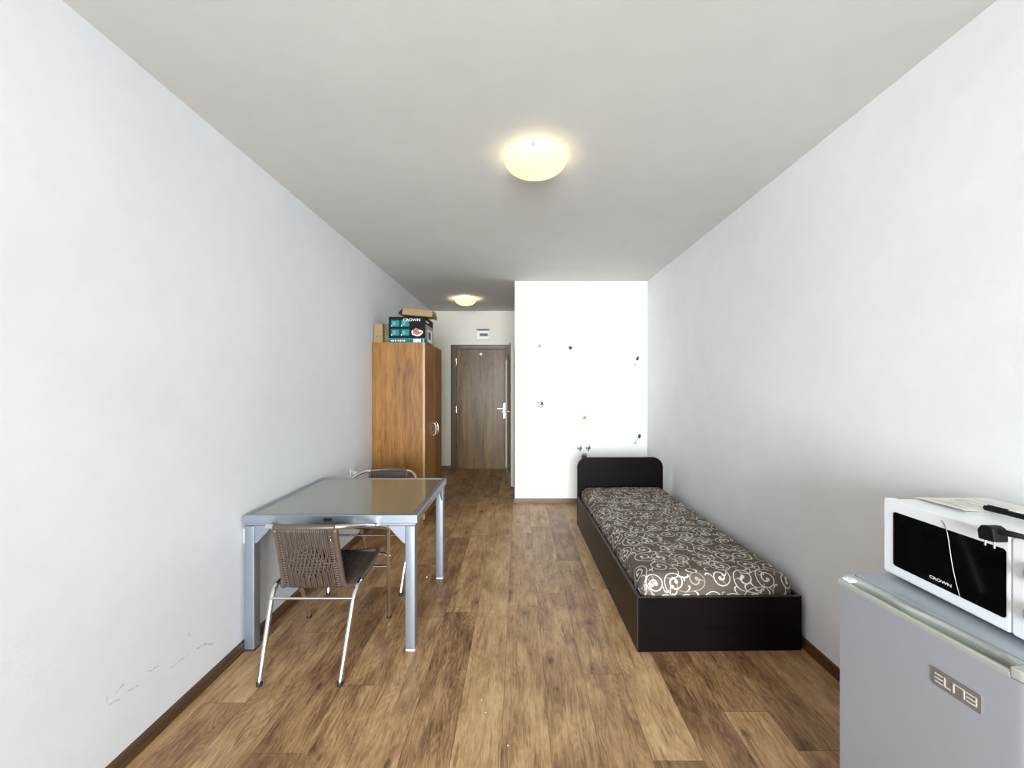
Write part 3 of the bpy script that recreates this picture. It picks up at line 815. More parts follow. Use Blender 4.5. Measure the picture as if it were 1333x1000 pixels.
# ------------------------------------------------------------------ table
TX0, TX1, TY0, TY1, TZ = -1.432, -0.525, 2.15, 3.02, 0.709
t = thing('dining_table', 'silver metal dining table with a frosted glass top at the left wall', 'table', ((TX0 + TX1) / 2, (TY0 + TY1) / 2, 0))
FW = 0.030
b = BM()
for (x0, x1, ya, yb) in ((TX0, TX1, TY0, TY0 + FW), (TX0, TX1, TY1 - FW, TY1), (TX0, TX0 + FW, TY0 + FW, TY1 - FW), (TX1 - FW, TX1, TY0 + FW, TY1 - FW)):
    box(b, x0, x1, ya, yb, TZ - 0.043, TZ)
obj('top_frame', b, M_aluTable, t, bevel=0.003)
b = BM(); box(b, TX0 + FW + 0.004, TX1 - FW - 0.002, TY0 + FW + 0.002, TY1 - FW - 0.002, TZ - 0.010, TZ - 0.003); obj('glass_top', b, M_tglass, t)
b = BM(); box(b, TX0 + FW, TX1 - FW, TY0 + FW, TY1 - FW, TZ - 0.020, TZ - 0.0105); obj('support_panel', b, M_black, t)
b = BM()
ax0, ax1, ay0, ay1 = TX0 + 0.012, TX1 - 0.012, TY0 + 0.012, TY1 - 0.012
for (x0, x1, ya, yb) in ((ax0, ax1, ay0, ay0 + 0.02), (ax0, ax1, ay1 - 0.02, ay1), (ax0, ax0 + 0.02, ay0 + 0.02, ay1 - 0.02), (ax1 - 0.02, ax1, ay0 + 0.02, ay1 - 0.02)):
    box(b, x0, x1, ya, yb, TZ - 0.058, TZ - 0.0435)
obj('apron', b, M_aluTable, t, bevel=0.002)
S = 0.053
for (lx, sx) in ((TX0 + 0.006, 1), (TX1 - 0.012 - S, -1)):
    for (ly, sy) in ((TY0 + 0.004, 1), (TY1 - 0.012 - S, -1)):
        b = BM(); prism(b, rrect(lx, lx + S, ly, ly + S, 0.005, 3), lambda u, v, d: Vector((u, v, d)), 0.012, TZ - 0.0585)
        lg = obj('leg', b, M_aluTable, t, smooth=True)
        b = BM(); box(b, lx + 0.003, lx + S - 0.003, ly + 0.003, ly + S - 0.003, 0, 0.012); obj('foot_cap', b, M_black if sx == 1 else M_whitep, lg)
        b = BM()
        ex = lx + S if sx == 1 else lx
        yc = ly + 0.006 if sy == 1 else ly + S - 0.010
        prism(b, [(ex, TZ - 0.0585), (ex + sx * 0.085, TZ - 0.0585), (ex + sx * 0.085, TZ - 0.066), (ex + sx * 0.012, TZ - 0.145), (ex, TZ - 0.150)], lambda u, v, d: Vector((u, d, v)), yc, yc + 0.004)
        obj('corner_bracket', b, M_aluTable, lg)
        b = BM()
        ey = ly + S if sy == 1 else ly
        xc = lx + 0.006 if sx == 1 else lx + S - 0.010
        prism(b, [(ey, TZ - 0.0585), (ey + sy * 0.085, TZ - 0.0585), (ey + sy * 0.085, TZ - 0.066), (ey + sy * 0.012, TZ - 0.145), (ey, TZ - 0.150)], lambda u, v, d: Vector((d, u, v)), xc, xc + 0.004)
        obj('corner_bracket', b, M_aluTable, lg)
b = BM(); xa = (421 - 675) * TY0 / F; xb = (432.5 - 675) * TY0 / F
prism(b, rrect(xa, xb, TZ - 0.030, TZ - 0.014, 0.003), lambda u, v, d: Vector((u, d, v)), TY0 - 0.0015, TY0); obj('maker_plate', b, M_black, t)
b = BM(); prism(b, rrect(TX0 + 0.0005, TX0 + 0.0055, TZ - 0.15, TZ - 0.075, 0.002), lambda u, v, d: Vector((u, d, v)), TY0 + 0.01, TY0 + 0.05); obj('wall_buffer', b, M_white, t)

# ------------------------------------------------------------------ chairs
def mk_chair(label):
    t = thing('rattan_chair', label, 'chair', (0, 0, 0), 'brown rattan armchairs at the table')
    r = 0.0115
    ZB, YBk = 0.715, -0.235
    hw = 0.142
    # front legs with arms
    for s in (-1, 1):
        b = BM()
        tube(b, [(s * 0.238, 0.28, 0.012), (s * 0.262, 0.19, 0.29), (s * 0.285, 0.105, 0.555)], r, 14)
        lg = obj('leg', b, M_chrome, t, smooth=True)
        b = BM(); lathe(b, [(0, 0), (0.0125, 0), (0.0135, 0.004), (0.0135, 0.018), (0.0105, 0.022)], (s * 0.238, 0.28, 0), 'z', 16); obj('rubber_foot', b, M_black, lg, smooth=True)
        b = BM()
        pts = smooth_path([(s * 0.285, 0.105, 0.555), (s * 0.2875, 0.094, 0.585), (s * 0.287, 0.07, 0.606), (s * 0.278, 0.02, 0.628), (s * 0.262, -0.06, 0.658), (s * 0.228, -0.15, 0.692), (s * 0.185, -0.212, 0.710), (s * hw, YBk, ZB)], 6)
        tube(b, pts, r, 14)
        obj('armrest', b, M_chrome, t, smooth=True)
        # rear leg
        b = BM()
        tube(b, fillet([(s * 0.186, -0.28, 0.012), (s * 0.201, -0.155, 0.352), (s * 0.203, -0.118, 0.388), (s * 0.203, -0.08, 0.392)], 0.03), r, 14)
        lg = obj('leg', b, M_chrome, t, smooth=True)
        b = BM(); lathe(b, [(0, 0), (0.0125, 0), (0.0135, 0.004), (0.0135, 0.018), (0.0105, 0.022)], (s * 0.186, -0.28, 0), 'z', 16); obj('rubber_foot', b, M_black, lg, smooth=True)
        # bracket seat-to-leg
        b = BM(); tube(b, [(s * 0.214, 0.168, 0.430), (s * 0.262, 0.158, 0.425)], 0.008, 10); tube(b, [(s * 0.262, 0.142, 0.425), (s * 0.290, 0.142, 0.425)], 0.005, 8)
        obj('bracket', b, M_chrome, t, smooth=True)
    b = BM(); tube(b, [(-0.268, 0.168, 0.355), (0.268, 0.168, 0.355)], 0.007, 10); obj('stretcher', b, M_chrome, t, smooth=True)
    b = BM(); tube(b, [(-0.2, -0.165, 0.343), (0.2, -0.165, 0.343)], 0.007, 10); obj('stretcher', b, M_chrome, t, smooth=True)
    # wrapped top rail
    b = BM(); n = 60
    pts = [(hw * (2 * k / n - 1), YBk - 0.020 * (1 - (2 * k / n - 1) ** 2), ZB + 0.004 * (1 - (2 * k / n - 1) ** 2)) for k in range(n + 1)]
    tube(b, pts, lambda q: 0.0150 + 0.0006 * math.sin(q * 60 * math.pi), 14); obj('top_rail', b, M_rattanwrap, t, smooth='all')
    # wrapped side rails and front rail: one bent tube
    sidepts = []
    side = [(hw, YBk + 0.004, ZB - 0.01), (hw - 0.002, -0.20, 0.60), (hw + 0.001, -0.165, 0.48), (hw + 0.004, -0.148, 0.418), (hw + 0.014, -0.128, 0.389), (hw + 0.036, -0.100, 0.381), (hw + 0.054, -0.065, 0.388), (0.204, -0.01, 0.400), (0.212, 0.09, 0.420), (0.213, 0.155, 0.433), (0.196, 0.190, 0.436), (0.155, 0.200, 0.432), (0.06, 0.203, 0.422), (0, 0.204, 0.420)]
    full = side + [(-x, y, z) for x, y, z in side[:-1][::-1]]
    b = BM(); sp = smooth_path(full, 8)
    tube(b, sp, 0.0128, 12); obj('seat_frame', b, M_rattanwrap, t, smooth='all')
    # woven back: vertical strands
    def backp(u, v):      # u -1..1, v 0 top..1 bottom
        z = ZB - 0.004 + (0.395 - ZB) * v
        y = YBk + (0.095) * v ** 1.1 - 0.030 * (1 - u * u) * (1 - 0.4 * v)
        return Vector(((hw - 0.006 + 0.006 * v) * u, y, z))
    b = BM(); ns = 30
    for k in range(ns):
        u = -0.97 + 1.94 * k / (ns - 1)
        if k % 3 == 2: u -= 0.012
        path = []
        for q in range(25):
            v = q / 24
            p = backp(u, v)
            cdist = abs(u) * 0.9 + abs(v - 0.55) / 0.32
            if cdist < 1: p.y += 0.0035 * (1 if ((q // 2 + k) % 2) else -1)
            path.append(p)
        tube(b, path, 0.0047, 6)
    # diamond of cross strands
    for j in range(9):
        v = 0.36 + 0.42 * j / 8
        w_ = max(0.08, 1.0 - abs(v - 0.57) / 0.23)
        tube(b, [backp(-w_ * 0.8 + 1.6 * w_ * k / 16, v) + Vector((0, 0.004 * (1 if (k + j) % 2 else -1), 0)) for k in range(17)], 0.0042, 6)
    # cross strands close to the side rails
    for j in range(24):
        v = 0.04 + 0.93 * j / 23
        for s in (-1, 1):
            tube(b, [backp(s * 0.80, v) + Vector((0, -0.003, 0)), backp(s * 0.90, v) + Vector((0, -0.006, 0)), backp(s * 1.03, v)], 0.004, 6)
    obj('backrest', b, M_rattan, t, smooth='all')
    # seat strands
    def seatp(u, v):
        y = -0.118 + 0.318 * v
        wd = (hw + 0.018) + (0.208 - hw - 0.018) * min(1, v / 0.35) ** 0.6
        z = 0.392 + (0.428 - 0.392) * v - 0.012 * (1 - u * u) * math.sin(math.pi * min(1, v + 0.15))
        return Vector((wd * u, y - 0.015 * (1 - u * u) * (1 - v), z))
    b = BM(); ns = 34
    for k in range(ns):
        u = -0.95 + 1.9 * k / (ns - 1)
        if k % 3 == 2: u -= 0.01
        tube(b, [seatp(u, q / 14) + Vector((0, 0, 0.0015 * (1 if (q + k) % 2 else -1))) for q in range(15)], 0.0058, 6)
    for j in range(12):
        v = 0.05 + 0.9 * j / 11
        tube(b, [seatp(-1 + 2 * k / 16, v) - Vector((0, 0, 0.004)) for k in range(17)], 0.0035, 6)
    obj('seat', b, M_rattan, t, smooth='all')
    return t

def dup(root, loc, rz, label):
    r = root.copy(); COL.objects.link(r); r.location = loc; r.rotation_euler = (0, 0, rz); r['label'] = label
    for ch in list(root.children):
        c = ch.copy(); COL.objects.link(c); c.parent = r
        for g in ch.children:
            d = g.copy(); COL.objects.link(d); d.parent = c
    return r
ch = mk_chair('brown rattan armchair in front of the table, its back to us')
ch2 = dup(ch, (-1.014, 3.01, 0), math.pi, 'brown rattan armchair behind the table, only its back top and legs showing')
ch.location = (-1.008, 2.19, 0)

# ------------------------------------------------------------------ bed
bedM = Matrix.Translation((0.617, 2.15, 0)) @ Matrix.Rotation(math.radians(1.0), 4, 'Z')
BW, BL = 0.861, 1.945
ROT = bedM
def bb(bm, *a, mi=0): box(bm, *a, mi, bedM)
t = thing('single_bed', 'low single bed with dark brown base and rounded headboard along the right wall', 'bed', (1.05, 3.1, 0))
b = BM(); bb(b, 0, BW, 0, 0.018, 0.0, 0.281); bb(b, 0, BW, 0, 0.018, 0.281, 0.2825, mi=1); bb(b, -0.0006, 0.002, -0.0006, 0.018, 0.0, 0.2825, mi=1); obj('footboard', b, [M_wenge, M_wengeedge], t)
for (xa, xb) in ((0, 0.018), (BW - 0.018, BW)):
    b = BM(); bb(b, xa, xb, 0.0185, BL, 0.0, 0.281); bb(b, xa, xb, 0.0185, BL, 0.281, 0.2825, mi=1); obj('side_rail', b, [M_wengey, M_wengeedge], t)
b = BM(); prism(b, rrect(-0.002, BW - 0.012, 0, 0.667, 0.10, 12, which=(0, 1, 1, 0)), lambda u, v, d: bedM @ Vector((u, d, v)), BL + 0.0005, BL + 0.0225)
obj('headboard', b, M_wenge, t, bevel=0.002)
b = BM(); bb(b, 0.0185, BW - 0.0185, 0.0185, BL, 0.22, 0.238); obj('slat_base', b, M_wenge, t)

# mattress: surface given by a mapping of a flat cloth (u across, v along)
mt = thing('mattress', 'taupe mattress with cream scroll pattern lying in the dark bed base', 'mattress', (1.05, 3.1, 0.24))
MX0, MX1, MY0, MY1 = 0.030, BW - 0.022, 0.021, BL - 0.004
MR, MZ0, MZ1 = 0.070, 0.2385, 0.388
mw, ml = MX1 - MX0, MY1 - MY0
def bend(s, half, r):
    """arc-length s from the centre -> (position, drop)"""
    sg = 1 if s >= 0 else -1; a = abs(s); fl = half - r
    if a <= fl: return s, 0.0
    if a <= fl + r * math.pi / 2:
        th = (a - fl) / r
        return sg * (fl + r * math.sin(th)), r * (1 - math.cos(th))
    return sg * half, r + (a - fl - r * math.pi / 2)
def msurf(u, v, off=0.0):
    x, dx = bend(u, mw / 2, MR); y, dy = bend(v, ml / 2, MR)
    # pull rounded corners in
    k = max(0.0, (abs(x) - (mw / 2 - 0.05)) / 0.05) * max(0.0, (abs(y) - (ml / 2 - 0.05)) / 0.05)
    sx = (1 if x > 0 else -1); sy = (1 if y > 0 else -1)
    x -= sx * 0.012 * k; y -= sy * 0.012 * k
    crown = 0.006 * math.cos(math.pi * x / mw) + 0.0015 * math.sin(x * 21 + 1) * math.sin(y * 9)
    z = MZ1 - 0.006 + crown - max(dx, dy) - 0.25 * min(dx, dy)
    nrm = Vector((sx * min(1, dx / MR), sy * min(1, dy / MR), 1 if dx < MR and dy < MR else 0.0))
    nrm = nrm.normalized()
    p = Vector((MX0 + mw / 2 + x, MY0 + ml / 2 + y, max(z, MZ0)))
    return bedM @ (p + nrm * off)
umax = mw / 2 - MR + MR * math.pi / 2 + (MZ1 - MZ0 - MR - 0.006)
vmax = ml / 2 - MR + MR * math.pi / 2 + (MZ1 - MZ0 - MR - 0.006)
b = BM()
def samples(mx, half):
    fl = half - MR
    e = [-mx] + [-(fl + MR * math.pi / 2 * k / 7) for k in range(7, -1, -1)]
    m_ = [(-fl + 2 * fl * k / 40) for k in range(1, 40)]
    return e + m_ + [-q for q in e[::-1]]
us, vs2 = samples(umax, mw / 2), samples(vmax, ml / 2)
grid = [[b.verts.new(msurf(u, v)) for u in us] for v in vs2]
for j in range(len(vs2) - 1):
    for i in range(len(us) - 1):
        b.faces.new((grid[j][i], grid[j][i + 1], grid[j + 1][i + 1], grid[j + 1][i]))
b.faces.new([grid[0][i] for i in range(len(us))][::-1] + [grid[j][0] for j in range(1, len(vs2))] + [grid[-1][i] for i in range(1, len(us))] + [grid[j][-1] for j in range(len(vs2) - 2, 0, -1)])
cover_faces = len(b.faces)
# scroll pattern woven into the cover
rnd = random.Random(11)
def ribbon(pts, wid, mi):
    n = len(pts)
    L = []; R2 = []
    for i in range(n):
        a = pts[max(0, i - 1)]; c = pts[min(n - 1, i + 1)]
        tx, ty = c[0] - a[0], c[1] - a[1]; l = math.hypot(tx, ty) or 1e-9
        nx, ny = -ty / l, tx / l
        w = wid(i / (n - 1)) / 2
        L.append((pts[i][0] + nx * w, pts[i][1] + ny * w)); R2.append((pts[i][0] - nx * w, pts[i][1] - ny * w))
    ok = [abs(p[0]) < umax - 0.02 and abs(p[1]) < vmax - 0.02 and not (abs(p[0]) > mw / 2 + 0.01 and abs(p[1]) > ml / 2 + 0.01) for p in pts]
    off = 0.0009 if mi == 1 else 0.0007
    vl = [b.verts.new(msurf(*p, off)) if o else None for p, o in zip(L, ok)]
    vr = [b.verts.new(msurf(*p, off)) if o else None for p, o in zip(R2, ok)]
    for i in range(n - 1):
        if ok[i] and ok[i + 1]:
            b.faces.new((vl[i], vl[i + 1], vr[i + 1], vr[i])).material_index = mi
def spiral(cx, cy, r0, a0, turns, ch_, n=None):
    n = n or max(10, int(abs(turns) * 20))
    pts = []
    for k in range(n + 1):
        tt = k / n
        r = r0 * (1 - tt) ** 0.85 * 0.86 + r0 * 0.14
        a = a0 + ch_ * turns * 2 * math.pi * tt
        pts.append((cx + r * math.cos(a), cy + r * math.sin(a)))
    return pts
def curl(x, y, ang_, size, ch_, mi=1, fat=0.010):
    """leaf-like hook starting at (x,y) heading ang_"""
    pts = []; px, py, a = x, y, ang_
    n = 16
    for k in range(n + 1):
        pts.append((px, py)); tt = k / n
        a += ch_ * (0.03 + 0.52 * tt ** 1.6); st = size / n * (1.4 - 0.95 * tt)
        px += st * math.cos(a); py += st * math.sin(a)
    ribbon(pts, lambda q: 0.0030 + fat * max(0, math.sin(math.pi * min(1, q * 1.03))) ** 2 * q, mi)
sx_, sy_ = 0.120, 0.116
nu, nv = int(2 * umax / sx_) + 2, int(2 * vmax / sy_) + 2
sites = []
for j in range(nv):
    for i in range(nu):
        sites.append((-umax + (i + 0.5 * (j % 2)) * sx_ + rnd.uniform(-.018, .018), -vmax + j * sy_ + rnd.uniform(-.018, .018)))
for (cx, cy) in sites:
    ch_ = rnd.choice((-1, 1)); R0 = rnd.uniform(0.048, 0.064); a0 = rnd.uniform(0, 2 * math.pi)
    main = 2 if rnd.random() < 0.12 else 1
    # stem leading in, tangent to the spiral
    stem = []
    th = a0; sxp, syp = cx + R0 * math.cos(a0), cy + R0 * math.sin(a0)
    hd = a0 - ch_ * math.pi / 2
    px, py, a = sxp, syp, hd
    for k in range(22):
        stem.append((px, py)); a += ch_ * (0.06 - 0.016 * k) ; px += 0.0068 * math.cos(a); py += 0.0068 * math.sin(a)
    path = stem[::-1] + spiral(cx, cy, R0, a0, rnd.uniform(1.35, 1.7), ch_)[1:]
    ribbon(path, lambda q: 0.0036 + 0.0065 * max(0, q - 0.30) * (1.0 if q < 0.93 else 1.6), main)
    # bulb at the centre
    ex, ey = path[-1]
    ribbon([(ex + 0.006 * math.cos(k * 0.7 * ch_ + a0), ey + 0.006 * math.sin(k * 0.7 * ch_ + a0)) for k in range(10)], lambda q: 0.008, main)
    # curls off the stem and off the spiral
    n1 = len(stem)
    for frac, s in ((0.22, -1), (0.55, 1), (0.85, -1)):
        i0 = int(frac * n1)
        p, q = path[i0], path[i0 + 1]
        curl(p[0], p[1], math.atan2(q[1] - p[1], q[0] - p[0]) + s * 0.5, rnd.uniform(0.045, 0.065), s * 1.0, 2 if rnd.random() < 0.25 else 1)
    i0 = n1 + 9
    p, q = path[i0], path[i0 + 1]
    curl(p[0], p[1], math.atan2(q[1] - p[1], q[0] - p[0]) + ch_ * -0.6, rnd.uniform(0.05, 0.07), -ch_, 1, 0.012)
    i0 = n1 + 3
    p, q = path[i0], path[i0 + 1]
    curl(p[0], p[1], math.atan2(q[1] - p[1], q[0] - p[0]) + ch_ * 0.9, 0.045, ch_, 2 if rnd.random() < 0.6 else 1, 0.010)
me = bpy.data.meshes.new('mattress_cover')
bmesh.ops.translate(b, verts=b.verts, vec=-ROOTLOC[mt])
b.to_mesh(me); b.free()
for m_ in (M_mattress, M_scroll, M_scroll2): me.materials.append(m_)
for p in me.polygons: p.use_smooth = True
o = bpy.data.objects.new('mattress_cover', me); COL.objects.link(o); o.parent = mt

# ------------------------------------------------------------------ fridge
# local frame: origin at the far front bottom corner of the door, +u to the near end, +w towards the wall
FT = 0.796
th = math.atan2(0.0976, 1.0)
fo = Vector((0.994, 1.29, 0)); fu_ = Vector((math.sin(th), -math.cos(th), 0)); fw = Vector((math.cos(th), math.sin(th), 0))
def fp(u, w, z): return fo + fu_ * u + fw * w + Vector((0, 0, z))
FM = Matrix(((fu_.x, fw.x, 0, fo.x), (fu_.y, fw.y, 0, fo.y), (0, 0, 1, 0), (0, 0, 0, 1)))
FWd, FD = 0.473, 0.445
t = thing('mini_fridge', 'silver grey mini fridge standing at the right wall below the microwave', 'fridge', fp(FWd / 2, FD / 2, 0))
def fbx(bm, *a, mi=0): box(bm, *a, mi, FM)
b = BM(); fbx(b, 0.004, FWd - 0.004, 0.050, FD, 0.02, FT - 0.028); obj('body', b, M_fridge, t, bevel=0.004)
b = BM(); prism(b, rrect(0.001, FWd - 0.001, 0.049, FD + 0.003, 0.012, 4), lambda u, v, d: fp(u, v, d), FT - 0.0275, FT + 0.001); obj('top_cover', b, M_fridgetop, t, bevel=0.003)
b = BM()
outline = [(0.0, 0.044), (0.0, 0.006), (0.006, 0.0)] + [(FWd - 0.045 + 0.045 * math.sin(a), 0.030 - 0.030 * math.cos(a)) for a in [math.pi / 2 * k / 10 for k in range(11)]] + [(FWd, 0.044)]
prism(b, outline, lambda u, v, d: fp(u, v, d), 0.03, FT - 0.026)
dr = obj('door', b, M_fridge, t, smooth=True)
# door cap with the recessed grip
b = BM(); n = 40
def capz(w_): return
rows = []
for k in range(n + 1):
    q = k / n; u = 0.0 + (FWd - 0.055) * q
    arch = 0.006 + 0.012 * math.sin(math.pi * min(1, max(0, (q - 0.04) / 0.94))) ** 0.6      # front lip width stays thin
    g = max(0.0, math.sin(math.pi * min(1, max(0, (q - 0.03) / 0.95)))) ** 0.35
    back = 0.018 + 0.018 * g - 0.010 * math.exp(-((q - 0.42) / 0.16) ** 2)
    f0 = 0.0
    prof = [(-0.0005, FT - 0.0262), (-0.0015, FT - 0.016), (0.002, FT - 0.012), (0.0065, FT - 0.012), (0.0085, FT - 0.016 - 0.014 * g),
            (back - 0.004, FT - 0.014 - 0.022 * g), (back, FT - 0.006 - 0.004 * g), (back + 0.004, FT - 0.002), (0.0445, FT - 0.001), (0.0445, FT - 0.0262)]
    rows.append([b.verts.new(fp(u, w_, z_)) for w_, z_ in prof])
for k in range(n):
    for i in range(len(rows[0]) - 1):
        f = b.faces.new((rows[k][i], rows[k][i + 1], rows[k + 1][i + 1], rows[k + 1][i]))
        if i in (4, 5): f.material_index = 1
b.faces.new(rows[0]); b.faces.new(rows[-1][::-1])
obj('grip_recess', b, [M_grip, M_gripin], dr, smooth=True)
b = BM()
outl = [(FWd - 0.056, 0.0445), (FWd - 0.056, -0.001)] + [(FWd - 0.045 + 0.046 * math.sin(a), 0.030 - 0.031 * math.cos(a)) for a in [math.pi / 2 * k / 10 for k in range(11)]] + [(FWd + 0.001, 0.0445)]
prism(b, outl, lambda u, v, d: fp(u, v, d), FT - 0.0258, FT - 0.001)
obj('corner_cap', b, M_grip, dr, bevel=0.005)
b = BM(); fbx(b, 0.006, 0.034, 0.006, 0.044, FT - 0.012, FT - 0.004); obj('hinge_cover', b, M_white, dr, bevel=0.003)
# badge
b = BM(); u0, u1, z0, z1 = 0.268, 0.370, 0.652, 0.694
prism(b, rrect(u0, u1, z0, z1, 0.004, 3), lambda u, v, d: fp(u, -d, v), 0, 0.002)
bg_ = obj('badge', b, M_badge, dr)
b = BM()
def st(a0, a1, c0, c1):
    U = lambda q: u0 + 0.008 + q * (u1 - u0 - 0.016); V = lambda q: z0 + 0.010 + q * (z1 - z0 - 0.020)
    prism(b, [(U(a0), V(c0)), (U(a1), V(c0)), (U(a1), V(c1)), (U(a0), V(c1))], lambda u, v, d: fp(u, -d, v), 0.002, 0.0032)
for c in (0.0, 0.42, 0.84): st(0, 0.20, c, c + 0.14)
st(0.235, 0.265, 0, 1); st(0.265, 0.40, 0, 0.12)
st(0.455, 0.485, 0, 1); st(0.485, 0.70, 0.88, 1); st(0.70, 0.73, 0.0, 1)
for c in (0.0, 0.42, 0.84): st(0.77, 1.0, c, c + 0.14)
st(0.975, 1.0, 0, 1)
obj('lettering', b, M_letter, bg_)
b = BM()
for u in (0.05, FWd - 0.05):
    for w_ in (0.09, FD - 0.05):
        b = BM(); lathe(b, [(0, 0), (0.018, 0), (0.018, 0.02), (0, 0.02)], fp(u, w_, 0), 'z', 16); obj('foot', b, M_black, t)

# ------------------------------------------------------------------ microwave
WXa, WXb, WYa, WYb = 1.14, 1.476, 0.852, 1.296      # x front..back, y near..far
WZ0 = FT + 0.0125
WZ1 = CAMZ - 146.4 * 1.295 / F
t = thing('microwave', 'white microwave with black window standing on the silver grey fridge', 'microwave', ((WXa + WXb) / 2, (WYa + WYb) / 2, FT + 0.001))
b = BM(); box(b, WXa + 0.03, WXb, WYa + 0.004, WYb - 0.004, WZ0, WZ1 - 0.004); obj('body', b, M_white, t, bevel=0.006)
wf = lambda u, v, d: Vector((WXa + 0.0 - d, WYb - u, WZ0 + v))
MW_, MH_ = WYb - WYa, WZ1 - WZ0
DW = 0.335
b = BM(); prism(b, rrect(0, DW, 0, MH_, 0.008), wf, -0.0295, 0); dd = obj('door', b, M_white, t, bevel=0.004)
b = BM(); prism(b, rrect(0.035, 0.327, 0.030, MH_ - 0.034, 0.008), wf, 0, 0.0012); win = obj('window', b, M_blackgloss, dd)
b = BM(); text_bm(b, 'CROWN', 0.0108, lambda u, v, d: wf(0.176 + u, 0.047 + v, 0.0016), 1.4, bold=0.0002); obj('lettering', b, M_wletter, dd)
b = BM()
cp = [(0.178, MH_ - 0.014), (0.184, MH_ - 0.018), (0.190, MH_ - 0.030), (0.196, MH_ - 0.05), (0.206, 0.11), (0.216, 0.065), (0.226, 0.030)]
pts = [wf(u, v, 0.0015) for u, v in cp]
tube(b, smooth_path(pts, 8), lambda q: 0.0006 + 0.0005 * math.sin(math.pi * q), 6); obj('chrome_stripe', b, mat('dull_silver_stripe', srgb(120, 120, 118), 0.4, 0.4), dd, smooth=True)
b = BM(); prism(b, rrect(DW + 0.0012, MW_, 0, MH_, 0.008), wf, -0.0295, 0); cpnl = obj('control_panel', b, M_white, t, bevel=0.004)
for v in (MH_ * 0.30, MH_ * 0.70):
    b = BM(); c = wf(DW + 0.055, v, 0)
    lathe(b, [(0, -0.018), (0.018, -0.018), (0.021, -0.014), (0.022, -0.002), (0.027, 0)], c, 'x', 28); obj('knob', b, M_greyprint, cpnl, smooth=True)
b = BM()
for x_ in (WXa + 0.05, WXb - 0.04):
    for y_ in (WYa + 0.05, WYb - 0.05):
        b = BM(); lathe(b, [(0, 0), (0.012, 0), (0.012, 0.012), (0, 0.012)], (x_, y_, FT + 0.001), 'z', 14); obj('foot', b, M_black, t)

# paper sheets on the microwave
ztop = WZ1
PX0, PX1, PY0, PY1 = 1.232, 1.462, 1.148, 1.293
t = thing('paper_booklet', 'cream paper leaflet lying at the far end of the microwave top', 'leaflet', ((PX0 + PX1) / 2, (PY0 + PY1) / 2, ztop - 0.003))
def sheet(z, sk, curlh, name, m_, off=0.0):
    b = BM(); n = 14
    g0 = []
    for k in range(n + 1):
        q = k / n
        x_ = PX0 + off + (PX1 - PX0) * q
        lift = curlh * (1 - q) ** 3
        g0.append([(x_, PY0 + sk * q, z + lift), (x_, PY1 + sk * 0.3 * q, z + lift * 0.4)])
    top = [[b.verts.new(Vector(p)) for p in r] for r in g0]; bot = [[b.verts.new(Vector(p) - Vector((0, 0, 0.0008))) for p in r] for r in g0]
    for k in range(n):
        b.faces.new((top[k][0], top[k + 1][0], top[k + 1][1], top[k][1])); b.faces.new((bot[k][1], bot[k + 1][1], bot[k + 1][0], bot[k][0]))
        b.faces.new((top[k][0], bot[k][0], bot[k + 1][0], top[k + 1][0])); b.faces.new((top[k][1], top[k + 1][1], bot[k + 1][1], bot[k][1]))
    b.faces.new((top[0][0], top[0][1], bot[0][1], bot[0][0])); b.faces.new((top[n][0], bot[n][0], bot[n][1], top[n][1]))
    return obj(name, b, m_, t)
sheet(ztop - 0.0028, 0.004, 0.001, 'page', M_paper, 0.004)
sheet(ztop - 0.0012, -0.002, 0.006, 'page', M_paper)
b = BM()
def inkline(xa, ya, xb, yb, w=0.0012):
    d = Vector((xb - xa, yb - ya, 0)).normalized(); nn = Vector((-d.y, d.x, 0)) * w
    lft = lambda x_: ztop - 0.0012 + 0.006 * (1 - (x_ - PX0) / (PX1 - PX0)) ** 3 + 0.0004
    b.faces.new([b.verts.new(Vector((x_, y_, lft(x_))) + s * nn) for x_, y_, s in ((xa, ya, 1), (xa, ya, -1), (xb, yb, -1), (xb, yb, 1))])
inkline(1.262, 1.27, 1.262, 1.17); inkline(1.275, 1.25, 1.275, 1.20); inkline(1.30, 1.255, 1.30, 1.19); inkline(1.33, 1.265, 1.33, 1.18); inkline(1.33, 1.265, 1.36, 1.265); inkline(1.36, 1.265, 1.36, 1.19); inkline(1.40, 1.275, 1.40, 1.17); inkline(1.345, 1.20, 1.345, 1.165, 0.002)
obj('print_lines', b, M_ink, t)
# black pen
t = thing('marker_pen', 'slim black marker pen lying on the leaflet end of the microwave top', 'pen', (1.31, 1.07, ztop - 0.002))
b = BM(); pa = Vector((1.302, 1.160, ztop + 0.0086)); pb = Vector((1.322, 0.985, ztop + 0.0065))
tube(b, [pa + (pb - pa) * q for q in (0, 0.012, 0.04, 0.5, 1)], lambda q: 0.0045 if q < 0.1 else 0.0066 if q < 0.3 else 0.0072, 16); obj('barrel', b, M_cord, t, smooth=True)
b = BM(); tube(b, [pa + (pb - pa) * q + Vector((-0.0005, 0, 0.0088)) for q in (0.05, 0.12, 0.3)], 0.0015, 8); obj('clip', b, M_cord, t, smooth=True)

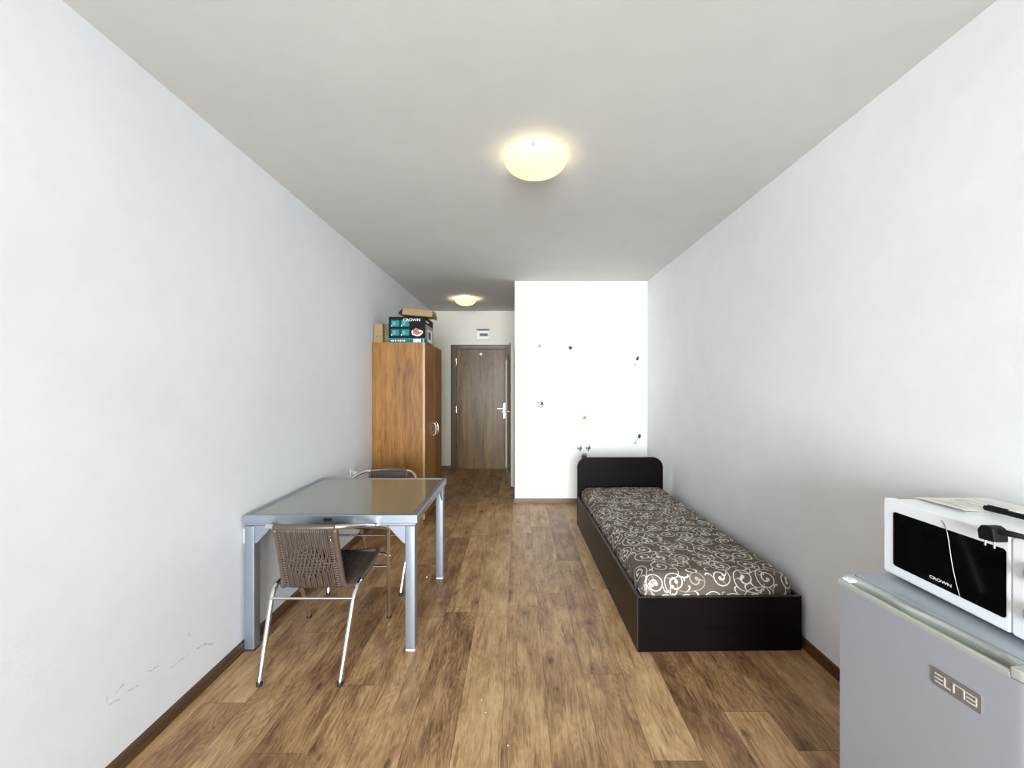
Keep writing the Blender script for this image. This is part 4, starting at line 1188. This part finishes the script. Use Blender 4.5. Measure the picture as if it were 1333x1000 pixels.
# plug and flex hanging over the edge
t = thing('power_plug', 'black angled power plug hanging over the front edge of the microwave', 'plug', (1.13, 0.995, ztop))
b = BM()
cy = 0.985
pro = [(-0.022, -0.020), (0.018, -0.022), (0.021, 0.002), (0.012, 0.016), (-0.006, 0.019), (-0.018, 0.014), (-0.021, 0.0), (-0.022, -0.006)]
pro = [((-u) * 0.85 + 0.003, v * 0.9 + 0.006) for u, v in pro][::-1]
prism(b, pro, lambda u, v, d: Vector((d, cy - u, ztop - 0.004 + v)), 1.104, 1.1385)
obj('plug_body', b, M_cord, t, bevel=0.003)
b = BM(); tube(b, smooth_path([(1.120, cy - 0.010, ztop + 0.008), (1.128, cy - 0.035, ztop + 0.009), (1.145, cy - 0.055, ztop + 0.007)]), lambda q: 0.0085 - 0.003 * q, 12); obj('strain_relief', b, M_cord, t, smooth=True)
b = BM(); tube(b, smooth_path([(1.145, cy - 0.054, ztop + 0.007), (1.165, cy - 0.085, ztop + 0.004), (1.21, cy - 0.115, ztop + 0.0025), (1.30, cy - 0.12, ztop + 0.0022), (1.40, cy - 0.10, ztop + 0.0022), (1.465, cy - 0.02, ztop + 0.0022), (1.488, cy + 0.0, ztop - 0.03), (1.492, cy + 0.0, ztop - 0.12)], 8), 0.0036, 10); obj('flex', b, M_cord, t, smooth=True)
for s in (-1, 1):
    b = BM(); lathe(b, [(0, -0.018), (0.0022, -0.017), (0.0024, 0), (0, 0)], (1.119, cy + s * 0.0095, ztop - 0.0165), 'z', 12); obj('pin', b, M_chrome, t, smooth=True)

# ------------------------------------------------------------------ crumbs on the floor
for (xp, yp, r, lab) in ((627, 912, .0028, 'tiny white plaster crumb on the floor, first of three in the foreground'), (632, 928, .0026, 'tiny white plaster crumb on the floor, middle of three in the foreground'),
                         (661, 971, .0026, 'tiny white plaster crumb on the floor, nearest of three in the foreground'), (555.5, 752, .0065, 'white paper scrap on the floor beside the far table leg')):
    d = CAMZ * F / (yp - 501); x_ = (xp - 675) * d / F
    b = BM(); bmesh.ops.create_icosphere(b, subdivisions=1, radius=r)
    for v in b.verts: v.co = Vector((v.co.x * random.uniform(.8, 1.3) + x_, v.co.y * random.uniform(.8, 1.4) + d, v.co.z * random.uniform(.6, .9) + r * 0.55))
    setp(obj('plaster_crumb', b, M_plaster, origin=(x_, d, 0)), lab, 'crumb')
